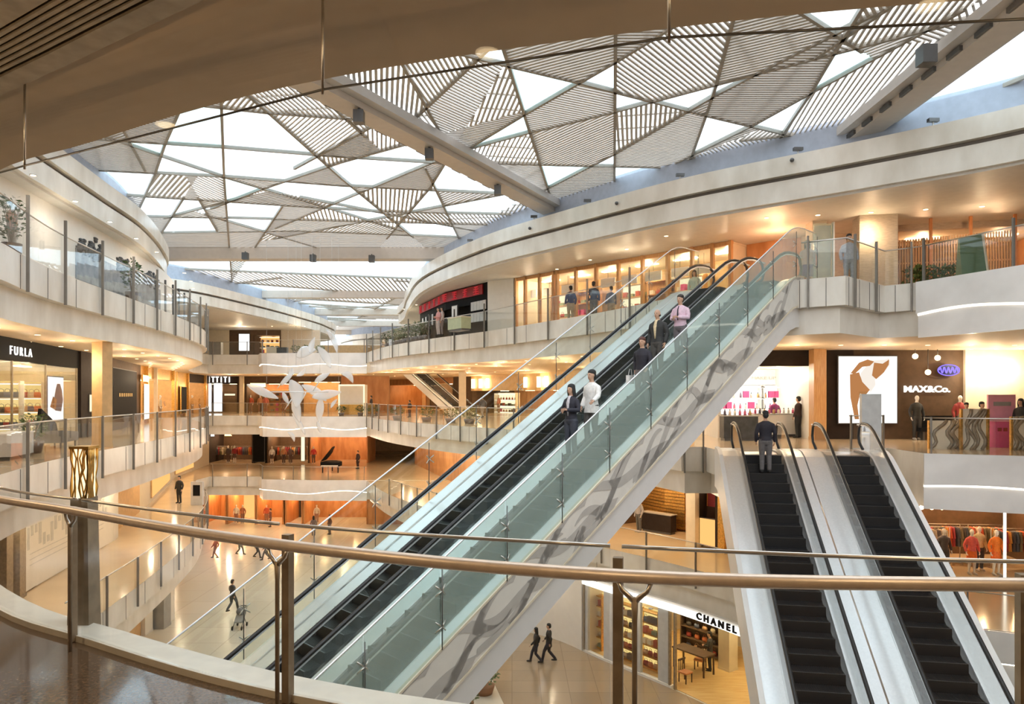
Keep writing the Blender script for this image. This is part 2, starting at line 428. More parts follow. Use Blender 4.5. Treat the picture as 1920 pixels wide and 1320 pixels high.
def fingers(mb, arms, mi=0):
    for sd in (1, -1):
        el, wr = Vector(ARMS[arms][sd][0]), Vector(ARMS[arms][sd][1]); d = (wr - el).normalized()
        a = d.cross(Vector((0, 0, 1))) if abs(d.z) < .75 else d.cross(Vector((1, 0, 0))); a.normalize()
        u = a.cross(d).normalized()
        inw = Vector((-sd, 0, -.2)); curl = inw - d * inw.dot(d); curl = curl.normalized() if curl.length > 1e-3 else a
        spread = d.cross(curl).normalized()
        for k, ln in enumerate((.068, .078, .073, .058)):
            b = wr + d * .065 + spread * (k - 1.5) * .0165
            mb.tube([b, b + d * ln * .5 + curl * .006, b + d * ln * .82 + curl * .022, b + d * ln * .95 + curl * .040], [.0085, .0085, .0075, .006], 6, mi)
        b = wr + d * .02 + spread * -.022
        mb.tube([b, b - spread * .022 + d * .022 + curl * .012, b - spread * .026 + d * .05 + curl * .024], [.011, .0095, .0075], 6, mi)

def person(label, x, y, z, yaw, h=1.72, legs='stand', arms='down', top=(.03, .03, .04), bottom=(.04, .04, .05), hair=(.02, .015, .012),
           long_hair=False, sleeve=1., hem=.88, shoe=(.02, .02, .02), shirt=None, skin=None, near=False, slim=1., bag=None, tie=None, skirt=False,
           pack=None, name='person', group=None, cat='person', bald=False):
    k = h / 1.745; ca, sa = math.cos(yaw), math.sin(yaw)
    def W(V): return [(x + k * (a * ca - b * sa), y + k * (a * sa + b * ca), z + k * c) for a, b, c in V]
    vox = .013 if near else .02
    root = thing(name, label, cat, (x, y, z), group)
    sk = skin or 'skin'
    V, Fc = fuse(figure_shapes(legs, arms, slim=slim), vox)
    mb = MB(); mb.add(W(V), Fc, 0, True)
    ex = MB(); fingers(ex, arms)
    for sd in (1, -1): ex.ell((sd * .030, .096, 1.655), (.014, .009, .009), 8, 6, 1)
    ex.tube([(-.024, .099, 1.585), (0, .105, 1.583), (.024, .099, 1.585)], [.004, .007, .004], 6, 2)
    o = len(mb.v); mb.v += W(ex.v); mb.f += [tuple(i + o for i in f) for f in ex.f]; mb.m += ex.m; mb.sm += ex.sm
    mb.build('body', [sk, 'eye' if name == 'person' else sk, 'lip' if name == 'person' else sk], root)
    def piece(nm, shp, m, v=None, lab=None):
        V, Fc = fuse(shp, v or vox); b = MB(); b.add(W(V), Fc, 0, True); ob = b.build(nm, m, root)
        if lab: ob['label'] = lab
        return ob
    def raw(nm, shp, m, par=None):
        b = MB(); b.v = W(shp.v); b.f = shp.f; b.m = shp.m; b.sm = shp.sm; return b.build(nm, m, par or root)
    if bottom is not None and not skirt: piece('trousers', figure_shapes(legs, arms, .016, 'legs', slim), colmat(bottom))
    if skirt:
        s_ = MB(); s_.stack([(.50, 0, 0, .20, .17), (.70, 0, 0, .19, .15), (.90, 0, 0, .178, .13), (1.03, 0, 0, .15, .108)], 20); raw('skirt', s_, colmat(bottom))
    if top is not None:
        jk = piece('jacket' if sleeve == 1 and shirt else 'shirt', figure_shapes(legs, arms, .020, 'top', slim, sleeve, hem), colmat(top))
        if shirt:
            s_ = MB(); s_.stack([(1.00, 0, .108, .020, .026), (1.18, 0, .112, .040, .030), (1.32, 0, .114, .055, .032), (1.42, 0, .075, .048, .034), (1.49, 0, .03, .055, .045)], 10)
            raw('shirt_front', s_, colmat(shirt), jk)
        if tie:
            s_ = MB(); s_.tube([(0, .078, 1.46), (0, .128, 1.36), (0, .132, 1.2), (0, .128, 1.08)], [.012, .016, .024, .012], 6); raw('tie', s_, colmat(tie), jk)
    for sd in (1, -1):
        an = LEGS[legs][sd][1]; s_ = MB()
        s_.tube([(an[0], an[1] - .06, an[2] - .035), (an[0], an[1] - .02, an[2] - .03), (an[0], an[1] + .07, an[2] - .042), (an[0] * 1.1, an[1] + .17, an[2] - .055), (an[0] * 1.1, an[1] + .20, an[2] - .06)],
                [.036, .048, .046, .036, .018], 10); raw('shoe', s_, colmat(shoe, .4))
    if hair is not None:
        s_ = MB()
        if bald: s_.ell((0, -.006, 1.612), (.080, .088, .046), 14, 10)
        else:
            s_.ell((0, -.006, 1.713), (.088, .106, .076), 16, 10); s_.ell((0, -.045, 1.64), (.080, .070, .09), 14, 10)
        if long_hair:
            s_.stack([(1.36, 0, -.085, .07, .035), (1.48, 0, -.075, .09, .05), (1.60, 0, -.045, .092, .07), (1.70, 0, -.03, .08, .08)], 14)
            for sd in (1, -1): s_.tube([(sd * .07, .03, 1.70), (sd * .085, .02, 1.6), (sd * .085, .0, 1.46)], [.025, .028, .02], 8)
        piece('hair', s_, colmat(hair, .5), .011)
    if bag:
        s_ = MB(); s_.box((.32, .05, .68), (.10, .28, .22)); s_.tube([(.32, -.06, .78), (.31, .0, .95), (.31, .1, .95), (.32, .16, .78)], .008, 6); raw('handbag', s_, colmat(bag))
    if pack:
        s_ = MB(); s_.stack([(1.02, 0, -.20, .13, .07), (1.10, 0, -.22, .16, .10), (1.30, 0, -.21, .16, .10), (1.42, 0, -.18, .12, .07)], 14); raw('backpack', s_, colmat(pack))
    return root
# ------------------------------------------------------------------ camera and daylight
cam = bpy.data.cameras.new('camera'); co = bpy.data.objects.new('camera', cam); COL.objects.link(co)
co.location = (0, 0, E); co.rotation_euler = (PI / 2, 0, 0); cam.sensor_width = 36; cam.lens = F / 1920 * 36
cam.shift_y = 80 / 1920; cam.clip_start = .05; cam.clip_end = 600
SC.camera = co
w = bpy.data.worlds.new('sky'); SC.world = w; w.use_nodes = True
nt = w.node_tree; nt.nodes.clear(); L_ = nt.links.new
wo = nt.nodes.new('ShaderNodeOutputWorld'); bg = nt.nodes.new('ShaderNodeBackground')
tc = nt.nodes.new('ShaderNodeTexCoord'); nz = nt.nodes.new('ShaderNodeTexNoise'); nz.inputs['Scale'].default_value = 2.2; nz.inputs['Detail'].default_value = 5
rp = nt.nodes.new('ShaderNodeValToRGB')
rp.color_ramp.elements[0].position = .35; rp.color_ramp.elements[0].color = (.80, .90, 1, 1)
rp.color_ramp.elements[1].position = .6; rp.color_ramp.elements[1].color = (1, 1, 1, 1)
L_(tc.outputs['Generated'], nz.inputs['Vector']); L_(nz.outputs['Fac'], rp.inputs['Fac']); L_(rp.outputs['Color'], bg.inputs['Color'])
bg.inputs['Strength'].default_value = 1.9; L_(bg.outputs[0], wo.inputs[0])
vs = SC.view_settings; vs.view_transform = 'Standard'; vs.look = 'None'; vs.gamma = 1; vs.use_curve_mapping = False; vs.exposure = 0.7
SC.cycles.transparent_max_bounces = 32; SC.cycles.max_bounces = 6; SC.cycles.diffuse_bounces = 3

# ------------------------------------------------------------------ plan of the atrium
OWN = [(9.5, 5.2), (6.5, 4.0), (4.2, 3.52), (2.40, 3.56), (.60, 3.90), (-1.22, 4.50), (-2.90, 5.42), (-4.62, 6.55), (-8.8, 10.6), (-11.0, 14.4)]
LE = [(-11.75, 16.7), (-12.3, 18.3), (-12.9, 20.6), (-13.45, 23.8), (-13.95, 27.0), (-14.9, 32.0), (-16.2, 37.5), (-18.05, 42.6), (-20.8, 48.), (-24.0, 54.), (-26.3, 60.)]
LEFT = cr(OWN + LE, 6)
FARL = [(-26.3, 62.6), (-21.9, 62.6)]
FARR = [(-20.9, 60.6), (-16.5, 60.0), (-12.1, 60.0)]
RBASE = [(-12.0, 59.6), (-9.6, 53.2), (-7.0, 48.0), (-4.2, 43.5), (-1.2, 39.2), (1.45, 34.6), (3.45, 31.0), (5.0, 27.6)]
RA = cr(RBASE + [(6.2, 24.4)], 6) + [(8.75, 21.75), (9.75, 21.05), (11.9, 23.0), (12.62, 22.3)]
RA2 = [(12.62, 22.3), (13.55, 20.0), (14.6, 17.4), (17, 12), (17, -6)]
RB = cr(RBASE + [(5.9, 25.1)], 6) + [(6.75, 25.1), (6.75, 23.1), (11.35, 23.1), (11.35, 24.6), (12.8, 24.6)]
RB2 = [(12.8, 22.4), (15.25, 21.4), (18, 19.8), (21, 14), (21, -6)]
RCs = cr(RBASE[:5] + [(2.1, 36.6), (4.25, 33.6), (7.0, 30.0), (8.9, 26.7), (9.7, 24.0)], 6) + [(9.9, 22.3), (12.8, 22.3)]
RC2 = [(13.8, 22.2), (15.4, 21.4), (18, 19.8), (21, 14), (21, -6)]
OUTL = [(-52, 60.0), (-52, -7), (9.5, -7)]

def slab(z, edge, outer, top, side='marble', under='soffit', name='floor'):
    f = MB(); f.prism(list(edge) + outer, z - .85, z, 0, 1, 1)
    o = struct(name, f, [top, side])
    g = MB(); g.prism(offset(edge, .25) + outer, z - 1.65, z - .852, 0, 0, 1)
    c = struct('ceiling', g, [side, under])
    return o, c
FAROUT = [(33, 60), (33, 92), (-52, 92), (-52, 60)]
for z, fl in ((ZA, 'floor_warm'), (ZB, 'floor_warm'), (ZC, 'floor_warm')):
    if z == ZC: slab(z, LEFT, OUTL, fl)
    far = [(-26.3, 60.0), (-26.3, 62.6), (-21.9, 62.6), (-20.9, 60.6), (-16.5, 60.0), (-12.0, 60.0)]
    slab(z, far, FAROUT, fl)
# level B on the left: dark granite where the photographer stands, warm stone further on
cut = [p for p in LEFT if p[1] < 11]; rest = [cut[-1]] + [p for p in LEFT if p[1] >= 11]
slab(ZB, cut, [(-20, cut[-1][1]), (-20, -7), (9.5, -7)], 'floor_granite')
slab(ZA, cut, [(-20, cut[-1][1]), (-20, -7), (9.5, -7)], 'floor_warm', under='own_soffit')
for z in (ZA, ZB): slab(z, rest, [(-52, 60), (-52, cut[-1][1])], 'floor_warm')
RO = [(33, -6), (33, 60)]
slab(ZA, RA, RA2[1:] + RO, 'floor_warm'); slab(ZB, RB, RB2 + RO, 'floor_warm'); slab(ZC, RCs, RC2 + RO, 'floor_warm')
g = MB(); g.box((-8, 42, ZG - .1), (110, 110, .2)); struct('floor', g, 'floor_ground')
g = MB(); g.prism([(-3.0, 40.5), (-1.2, 33.0), (.3, 26.0), (2.5, 19), (12, 19)] + [p for p in RCs[::-1] if p[1] < 40.5], ZG, ZG + .012); struct('floor', g, 'floor_brown_shade')  # thin brown tile sheet; its darker tone stands for shade on the ground floor
g = MB(); g.prism([(4.5, 13.9), (12, 13.9), (12, 4), (4.5, 4)], ZC - .5, ZC); struct('floor', g, 'floor_warm')

# fascia joints, hanger grooves and the light strips
def joints(path, z, step, name='trim_1', o=0., hgt=.85):
    L = lens(path)[-1]; mb = MB(); s = step / 2
    while s < L:
        p, t = at_s(path, s); a = math.atan2(t[1], t[0])
        mb.box((p[0] + t[1] * .004, p[1] - t[0] * .004, z - hgt / 2), (.018, .012, hgt), a); s += step
    return struct(name, mb, 'joint')
LEFTV = cr([(-11.2, 14.9)] + LE, 6)
lvis = sub(LEFTV, hit(LEFTV, -60), hit(LEFTV, 386))
for z in (ZA, ZB, ZC):
    joints(lvis, z - .02, 2.0, 'trim_1')
    joints(RA[:34] if z == ZA else RB[:40], z - .02, 2.0, 'trim_2')
joints(RA[37:], ZA - .02, .75, 'trim_3')
def wave_strip(path, z, amp, per, name, m='light_strip'):
    """warm light line that runs along the groove, gently waved"""
    L = lens(path)[-1]; pts = []; n = max(8, int(L / .25))
    for i in range(n + 1):
        p, t = at_s(path, L * i / n); pts.append((p[0] + t[1] * .012, p[1] - t[0] * .012, z + amp * math.sin(2 * PI * (L * i / n) / per)))
    mb = MB(); mb.tube(pts, .05, 6); return mb.build(name, m)
farp = [(-21.7, 62.1), (-20.9, 60.6), (-16.5, 60.0), (-12.1, 60.0)]
def front_panel(path, z, amp, per, nm, lab):
    t = thing('trim_8', lab, None, (path[0][0], path[0][1], z - 1.65)); t['kind'] = 'structure'
    n = 26; L = lens(path)[-1]; up = MB(); lo = MB()
    for k, (mb, off) in enumerate(((up, 0.), (lo, .10))):
        A = []
        for i in range(n + 1):
            p, tg = at_s(path, L * i / n); x, y = p[0] + tg[1] * (.16 - off), p[1] - tg[0] * (.16 - off)
            zz = z - .98 + amp * math.sin(2 * PI * (L * i / n) / per)
            A.append((x, y, tg, zz))
        for i in range(n):
            (x0, y0, t0, w0), (x1, y1, t1, w1) = A[i], A[i + 1]
            d = .06
            za0, za1 = (z, z) if k == 0 else (w0 - .06, w1 - .06)
            zb0, zb1 = (w0, w1) if k == 0 else (z - 1.72, z - 1.72)
            P = [(x0, y0, zb0), (x1, y1, zb1), (x1 - t1[1] * d, y1 + t1[0] * d, zb1), (x0 - t0[1] * d, y0 + t0[0] * d, zb0),
                 (x0, y0, za0), (x1, y1, za1), (x1 - t1[1] * d, y1 + t1[0] * d, za1), (x0 - t0[1] * d, y0 + t0[0] * d, za0)]
            mb.hexa(P)
    up.build('upper_panel', 'marble_bright', t); lo.build('lower_panel', 'marble_bright', t)
    st = MB(); st.tube([(x, y, zz - .03) for x, y, tg, zz in A], .035, 6); tag(st.build('light_strip', 'light_strip', t), 'glowing warm light strip')
    return t
front_panel(farp, ZA, .10, 5.5, 'bulkhead_panel', 'pale bulkhead with wavy light line on the topmost far bridge')
front_panel(farp, ZB, .10, 5.0, 'bulkhead_panel', 'pale bulkhead with wavy light line on the far bridge behind the white sculpture')
front_panel(farp, ZC, .14, 7.0, 'bulkhead_panel', 'pale bulkhead with wavy light line on the lowest far bridge')
front_panel([(12.62, 22.3), (13.55, 20.0), (14.4, 17.9)], ZA, .10, 6.0, 'bulkhead_panel', 'white light-lined bulkhead at upper right, above the shop with the large lightbox')
front_panel([(12.8, 22.4), (15.25, 21.4), (17, 20.4)], ZB, .05, 6.0, 'bulkhead_panel', 'white light-lined bulkhead at right, beside the down escalators')
front_panel([(13.8, 22.2), (15.4, 21.4), (17, 20.4)], ZC, .05, 6.0, 'bulkhead_panel', 'white light-lined bulkhead at lower right edge below the clothes shop')

# ------------------------------------------------------------------ balustrades
def balustrade(path, z, label, sp=2.6, first=.2, out=.03, panes=True, post='post_steel', top='steel', low=.9, hgt=1.1, every=1, tint='glass', ph=None):
    L = lens(path)[-1]; n = max(1, int((L - first) / sp)); c = at_s(path, L / 2)[0]
    t = thing('glass_balustrade', label, 'railing', (c[0], c[1], z))
    pa = offset(path, -out)
    rail = MB(); rail.tube([(p[0], p[1], z + hgt) for p in pa], .022, 6); rail.build('handrail', top, t)
    Lp = lens(pa)[-1]
    for i in range(n + 1):
        s = (first + i * (L - first * 2) / n) / L * Lp
        p, tg = at_s(pa, s); a = math.atan2(tg[1], tg[0])
        if i % every == 0:
            mb = MB(); mb.box((p[0] + tg[1] * .04, p[1] - tg[0] * .04, z + ((ph or hgt) + .03 - low) / 2), (.05, .075, (ph or hgt) + .03 + low), a)
            mb.build('post', post, t)
        if i < n:
            s1 = (first + (i + 1) * (L - first * 2) / n) / L * Lp
            g = MB(); g.ribbon(sub(pa, s + .03, s1 - .03), -.006, .006, z + .01, z + hgt - .02); g.build('glass_pane', tint, t)
    return t
lv = sub(LEFTV, hit(LEFTV, -40), hit(LEFTV, 386) + 5)
balustrade(lv, ZA, 'curved glass balustrade on the upper left balcony', ph=1.5)
balustrade(lv, ZB, 'curved glass balustrade on the left balcony in front of the handbag shop')
lvc = sub(LEFTV, hit(LEFTV, 120), hit(LEFTV, 386) + 6)
balustrade(lvc, ZC, 'curved glass balustrade on the lower left balcony', sp=2.8, low=.7)
fb = [(-26.2, 62.6), (-21.9, 62.6), (-20.9, 60.6), (-16.5, 60.0), (-12.1, 60.0)]
balustrade(fb, ZA, 'glass balustrade across the topmost far bridge', sp=3.)
balustrade(fb, ZB, 'glass balustrade across the far bridge behind the white sculpture', sp=3.)
balustrade(fb, ZC, 'glass balustrade across the lowest far bridge', sp=3.)
balustrade(RA[:42], ZA, 'glass balustrade on the upper balcony in front of the wood-framed store', sp=3.0, ph=1.5)
balustrade(RA[-4:], ZA, 'zigzag glass balustrade at the head of the long escalator', sp=1.5, ph=1.25, tint='glass_green', top='steel')
balustrade(RA2[:4], ZA, 'glass balustrade in front of the slatted wooden terrace', sp=2.2, ph=1.3, tint='glass', top='steel')
balustrade(RB[:40], ZB, 'glass balustrade on the middle balcony behind the long escalator', sp=2.8)
balustrade([(11.5, 24.6), (12.7, 24.6)], ZB, 'short glass balustrade right of the twin escalators', sp=1.1, first=.05)
balustrade(RB2[:3], ZB, 'glass balustrade in front of the pink booth', sp=2.2)
balustrade([(5.95, 25.1), (6.7, 25.1)], ZB, 'short glass balustrade left of the twin escalators', sp=.7, first=.05)
balustrade(RCs[8:-2], ZC, 'glass balustrade on the lower balcony above the perfume shop front', sp=2.6, low=.75)
balustrade(RC2[:3], ZC, 'glass balustrade in front of the crowded clothes shop', sp=2.4)

# ------------------------------------------------------------------ roof parapets
PR = cr([(-10.2, 64), (-9.0, 59.5), (-7.75, 53.0), (-5.5, 43.9), (-1.6, 35.7), (1.83, 30.9), (6.1, 25.9), (10.5, 22.2), (13.7, 19.3), (16.5, 15.5), (18, 8), (18, -6)], 6)
PL = cr([(-8, 2), (-11.5, 12), (-13.6, 19.5), (-14.15, 22.2), (-14.9, 26.5), (-15.6, 30.4), (-17.2, 35.5), (-19.4, 40.5), (-24, 46.5), (-30, 51)], 6)
PF = cr([(-31, 43), (-26.5, 45.5), (-22.4, 48.8), (-20.7, 56.2), (-19.6, 66), (-19.3, 75), (-21, 84), (-30, 92)], 6)
PF2 = cr([(-24, 100), (-20, 93), (-14, 90), (-6, 88), (4, 90)], 6)
def parapet(path, outer, nm):
    a = MB(); a.prism(list(path) + outer, 8.98, 9.6); struct(nm, a, 'marble')
    b = MB(); b.prism(offset(path, .22) + outer, 8.84, 8.982); struct(nm, b, 'joint')
    c = MB(); c.prism(offset(path, .10) + outer, 8.16, 8.842, 0, 0, 0); struct(nm, c, 'marble')
    d = MB(); d.prism(offset(path, .28) + outer, 8.08, 8.162, 0, 0, 0); struct('ceiling', d, 'roof_white')
    g = MB(); g.ribbon(path, .95, 1.05, 9.6, 10.75); struct(nm, g, 'gutter')
parapet(PR, [(34, -6), (34, 64)], 'trim_4')
parapet(PL, [(-46, 51), (-46, 2)], 'trim_5')
PFu = [p for p in PF]
def ring(path, w, nm):
    a = MB(); a.ribbon(path, 0, w, 8.98, 9.6); struct(nm, a, 'marble')
    b = MB(); b.ribbon(path, .22, w, 8.84, 8.982); struct(nm, b, 'joint')
    c = MB(); c.ribbon(path, .10, w, 8.16, 8.842); struct(nm, c, 'marble')
    g = MB(); g.ribbon(path, .95, 1.05, 9.6, 10.75); struct(nm, g, 'gutter')
ring(PF, 3.5, 'trim_6')
g = MB(); g.prism(offset(PF, .3) + [(-44, 92), (-44, 43)], 8.1, 8.165); struct('ceiling', g, 'roof_white')
ring(PF2[::-1] if False else PF2, 2.5, 'trim_7')

# ------------------------------------------------------------------ the glass roof
ZR = 10.6
def rp_(px, py): D = (ZR - E) * F / (HY - py); return ((px - HX) / F * D, D)
NEAR = [  # bars traced in the photograph, then laid out on the roof plane
 [(1155, -60), (1152, 357)], [(928, 40), (1028, 355)], [(725, 66), (812, 222)], [(1392, -30), (1343, 157), (1323, 217), (1287, 320)],
 [(1650, -40), (1563, 100), (1520, 173), (1440, 292)], [(1430, -23), (1467, 0), (1580, 72)],
 [(760, 70), (895, 108), (1080, 152), (1323, 215), (1470, 250), (1540, 268)], [(897, 108), (800, 200)],
 [(893, 268), (980, 215), (1153, 115), (1280, 37), (1370, -15)], [(897, 273), (993, 247), (1153, 208), (1343, 157), (1567, 98), (1740, 54)],
 [(1027, 352), (1153, 287), (1280, 213), (1340, 178), (1447, 122), (1570, 60)], [(930, 305), (1103, 310), (1255, 313)],
 [(1303, 287), (1413, 233), (1520, 173), (1735, 56)], [(1350, 0), (1205, -20)], [(1152, 357), (1258, 312)],
 [(980, -40), (945, 60), (990, 45)], [(1580, 72), (1700, -10)], [(1460, 255), (1600, 240)],
 # left of the first beam
 [(413, 140), (420, 330), (437, 560)], [(352, 170), (310, 267), (290, 327), (260, 392)], [(420, 140), (507, 213), (640, 333), (760, 432)],
 [(330, 191), (500, 210), (690, 224)], [(170, 259), (417, 275), (640, 293), (820, 304)], [(180, 318), (417, 330), (640, 347), (950, 363)],
 [(215, 261), (307, 293), (417, 330), (607, 387), (720, 422)], [(423, 380), (493, 353), (640, 303), (780, 264)], [(262, 367), (423, 377), (700, 395), (980, 402)],
 [(340, 400), (433, 375)], [(842, 292), (807, 350), (735, 435)], [(812, 303), (700, 350), (540, 417)], [(808, 335), (860, 445)],
 [(250, 405), (437, 408), (900, 420)], [(240, 437), (560, 432), (880, 445)], [(335, 385), (300, 440)], [(550, 440), (900, 372)], [(430, 415), (600, 465)], [(620, 380), (880, 430)],
 [(380, 385), (400, 420)], [(520, 400), (480, 460)], [(230, 240), (262, 300)], [(570, 150), (660, 232)], [(690, 240), (580, 300)],
 # right of the second beam
 [(1790, 200), (2000, 110)], [(1760, 230), (2000, 175)], [(1850, 60), (1990, 40)]]
WHITE = [(915, 103), (1005, 160), (1128, 143), (1180, 188), (1310, 188), (1365, 157), (940, 247), (1043, 320), (1136, 305), (1190, 328), (1340, 245), (1465, 225), (1605, 112), (1558, 28), (1520, 12),
         (362, 235), (352, 298), (480, 245), (272, 275), (228, 345), (330, 325), (448, 350), (500, 335), (560, 365), (600, 300), (730, 315), (720, 287), (640, 385), (300, 390), (345, 390), (400, 385), (860, 345), (800, 390), (700, 385), (900, 395), (460, 395), (320, 430), (400, 425), (500, 425), (820, 430), (650, 355), (1900, 150), (700, 410), (380, 400), (470, 420)]
BLUE = [(362, 235), (272, 275), (940, 247), (1605, 112), (448, 350), (1043, 320), (1005, 160)]
segs = []
for pl in NEAR:
    q = [rp_(*p) for p in pl]
    for e, i in ((0, 1), (-1, -2)):                       # carry both ends on into the next bar
        l = math.hypot(q[e][0] - q[i][0], q[e][1] - q[i][1]); k = (.5 + .03 * q[e][1]) / l
        if q[e][1] > 0: q[e] = (q[e][0] + (q[e][0] - q[i][0]) * k, q[e][1] + (q[e][1] - q[i][1]) * k)
    segs += list(zip(q, q[1:]))
B1 = (rp_(520, 95), rp_(1062, 395)); B2 = (rp_(1925, -20), rp_(1560, 272))
def ext(a, b, k0, k1):
    d = (b[0] - a[0], b[1] - a[1]); return (a[0] - d[0] * k0, a[1] - d[1] * k0), (b[0] + d[0] * k1, b[1] + d[1] * k1)
beams = [ext(*B1, .6, .5), ext(*B2, .5, .6)]
def clipline(poly, a, d):
    """parameters where the infinite line a + t d meets a convex polygon"""
    ts = []; n = len(poly)
    for i in range(n):
        p, q = poly[i], poly[(i + 1) % n]; ex, ey = q[0] - p[0], q[1] - p[1]; den = d[0] * ey - d[1] * ex
        if abs(den) < 1e-12: continue
        t = ((p[0] - a[0]) * ey - (p[1] - a[1]) * ex) / den; u = ((p[0] - a[0]) * d[1] - (p[1] - a[1]) * d[0]) / den
        if -1e-9 <= u <= 1 + 1e-9: ts.append(t)
    return (min(ts), max(ts)) if len(ts) >= 2 and max(ts) - min(ts) > 1e-7 else None
def split(poly, a, d):
    l, r = [], []; n = len(poly)
    sd = [(p[0] - a[0]) * d[1] - (p[1] - a[1]) * d[0] for p in poly]
    for i in range(n):
        j = (i + 1) % n
        if sd[i] >= -1e-9: l.append(poly[i])
        if sd[i] <= 1e-9: r.append(poly[i])
        if (sd[i] > 1e-9 and sd[j] < -1e-9) or (sd[i] < -1e-9 and sd[j] > 1e-9):
            t = sd[i] / (sd[i] - sd[j]); p = (poly[i][0] + (poly[j][0] - poly[i][0]) * t, poly[i][1] + (poly[j][1] - poly[i][1]) * t); l.append(p); r.append(p)
    return [q for q in (l, r) if len(q) >= 3 and area(q) > .02]
def area(p): return abs(sum(p[i][0] * p[(i + 1) % len(p)][1] - p[(i + 1) % len(p)][0] * p[i][1] for i in range(len(p)))) / 2
def arrange(segs):
    """faces of a planar arrangement of line segments (dangling ends pruned)"""
    S = segs
    adj = {}; grid = {}
    def key(p, e=.03):
        i, j = int(math.floor(p[0] / e)), int(math.floor(p[1] / e))
        for u in (i - 1, i, i + 1):
            for v in (j - 1, j, j + 1):
                for q in grid.get((u, v), ()):
                    if math.hypot(q[0] - p[0], q[1] - p[1]) < e: return q
        grid.setdefault((i, j), []).append(p); return p
    on = [[(0., key(s_[0])), (1., key(s_[1]))] for s_ in S]
    for i, (a, b) in enumerate(S):
        d = (b[0] - a[0], b[1] - a[1])
        for j in range(i + 1, len(S)):
            p, q = S[j]; e = (q[0] - p[0], q[1] - p[1]); den = d[0] * e[1] - d[1] * e[0]
            if abs(den) < 1e-9: continue
            t = ((p[0] - a[0]) * e[1] - (p[1] - a[1]) * e[0]) / den; u = ((p[0] - a[0]) * d[1] - (p[1] - a[1]) * d[0]) / den
            if -1e-6 <= t <= 1 + 1e-6 and -1e-6 <= u <= 1 + 1e-6:
                k = key((a[0] + d[0] * t, a[1] + d[1] * t)); on[i].append((t, k)); on[j].append((u, k))
    for l in on:
        P = [k for _, k in sorted(l, key=lambda x: x[0])]
        for p, q in zip(P, P[1:]):
            if p != q: adj.setdefault(p, set()).add(q); adj.setdefault(q, set()).add(p)
    go = True
    while go:
        go = False
        for p in list(adj):
            if len(adj[p]) <= 1:
                for q in adj[p]: adj[q].discard(p)
                del adj[p]; go = True
    order = {p: sorted(adj[p], key=lambda q: math.atan2(q[1] - p[1], q[0] - p[0])) for p in adj}
    seen = set(); out = []
    for p in adj:
        for q in adj[p]:
            if (p, q) in seen: continue
            f = []; a, b = p, q
            while (a, b) not in seen:
                seen.add((a, b)); f.append(a); o = order[b]; a, b = b, o[(o.index(a) - 1) % len(o)]
            sa = sum(f[i][0] * f[(i + 1) % len(f)][1] - f[(i + 1) % len(f)][0] * f[i][1] for i in range(len(f))) / 2
            if sa > .05: out.append(f)
    return out
def inpoly(poly, p):
    c = False; n = len(poly)
    for i in range(n):
        a, b = poly[i], poly[(i + 1) % n]
        if (a[1] > p[1]) != (b[1] > p[1]) and p[0] < (b[0] - a[0]) * (p[1] - a[1]) / (b[1] - a[1]) + a[0]: c = not c
    return c
def spans(poly, a, d):
    ts = []; n = len(poly)
    for i in range(n):
        p, q = poly[i], poly[(i + 1) % n]; ex, ey = q[0] - p[0], q[1] - p[1]; den = d[0] * ey - d[1] * ex
        if abs(den) < 1e-12: continue
        t = ((p[0] - a[0]) * ey - (p[1] - a[1]) * ex) / den; u = ((p[0] - a[0]) * d[1] - (p[1] - a[1]) * d[0]) / den
        if 0 <= u < 1: ts.append(t)
    ts.sort(); return list(zip(ts[::2], ts[1::2]))
BOX = [((-27, 9), (21, 9)), ((21, 9), (21, 43)), ((21, 43), (-27, 43)), ((-27, 43), (-27, 9))]
reach = []
for pl in NEAR:                                            # every bar runs on until it meets another
    q = [rp_(*p) for p in pl]
    for e, i in ((0, 1), (-1, -2)):
        l = math.hypot(q[e][0] - q[i][0], q[e][1] - q[i][1]); d = ((q[e][0] - q[i][0]) / l, (q[e][1] - q[i][1]) / l); best = 30.
        for p, r in BOX + beams + segs:
            f = (r[0] - p[0], r[1] - p[1]); den = d[0] * f[1] - d[1] * f[0]
            if abs(den) < 1e-9: continue
            t = ((p[0] - q[e][0]) * f[1] - (p[1] - q[e][1]) * f[0]) / den; u = ((p[0] - q[e][0]) * d[1] - (p[1] - q[e][1]) * d[0]) / den
            if .5 + .03 * q[e][1] < t < best and 0 <= u <= 1: best = t
        k = .5 + .03 * q[e][1]
        if k < best < 30: best += .05; reach.append(((q[e][0] + d[0] * k, q[e][1] + d[1] * k), (q[e][0] + d[0] * best, q[e][1] + d[1] * best)))
faces = arrange(BOX + beams + segs + reach)
roof = thing('ceiling', 'faceted skylight roof of louvred and glass panels', 'roof', (0, 30, ZR)); roof['kind'] = 'structure'
del roof['category']
def slats(poly, ang, sp, wd, th=.05, z=ZR):
    mb = MB(); d = (math.cos(ang), math.sin(ang)); n = (-d[1], d[0]); v = [p[0] * n[0] + p[1] * n[1] for p in poly]
    k = math.ceil(min(v) / sp)
    while k * sp < max(v):
        a = (n[0] * k * sp, n[1] * k * sp)
        for c in spans(poly, a, d):
            if c[1] - c[0] > .05: mb.beam((a[0] + d[0] * c[0], a[1] + d[1] * c[0], z), (a[0] + d[0] * c[1], a[1] + d[1] * c[1], z), wd, th)
        k += 1
    return mb
wpts = [rp_(*p) for p in WHITE]; bpts = [rp_(*p) for p in BLUE]
rr = random.Random(11); NP = 0
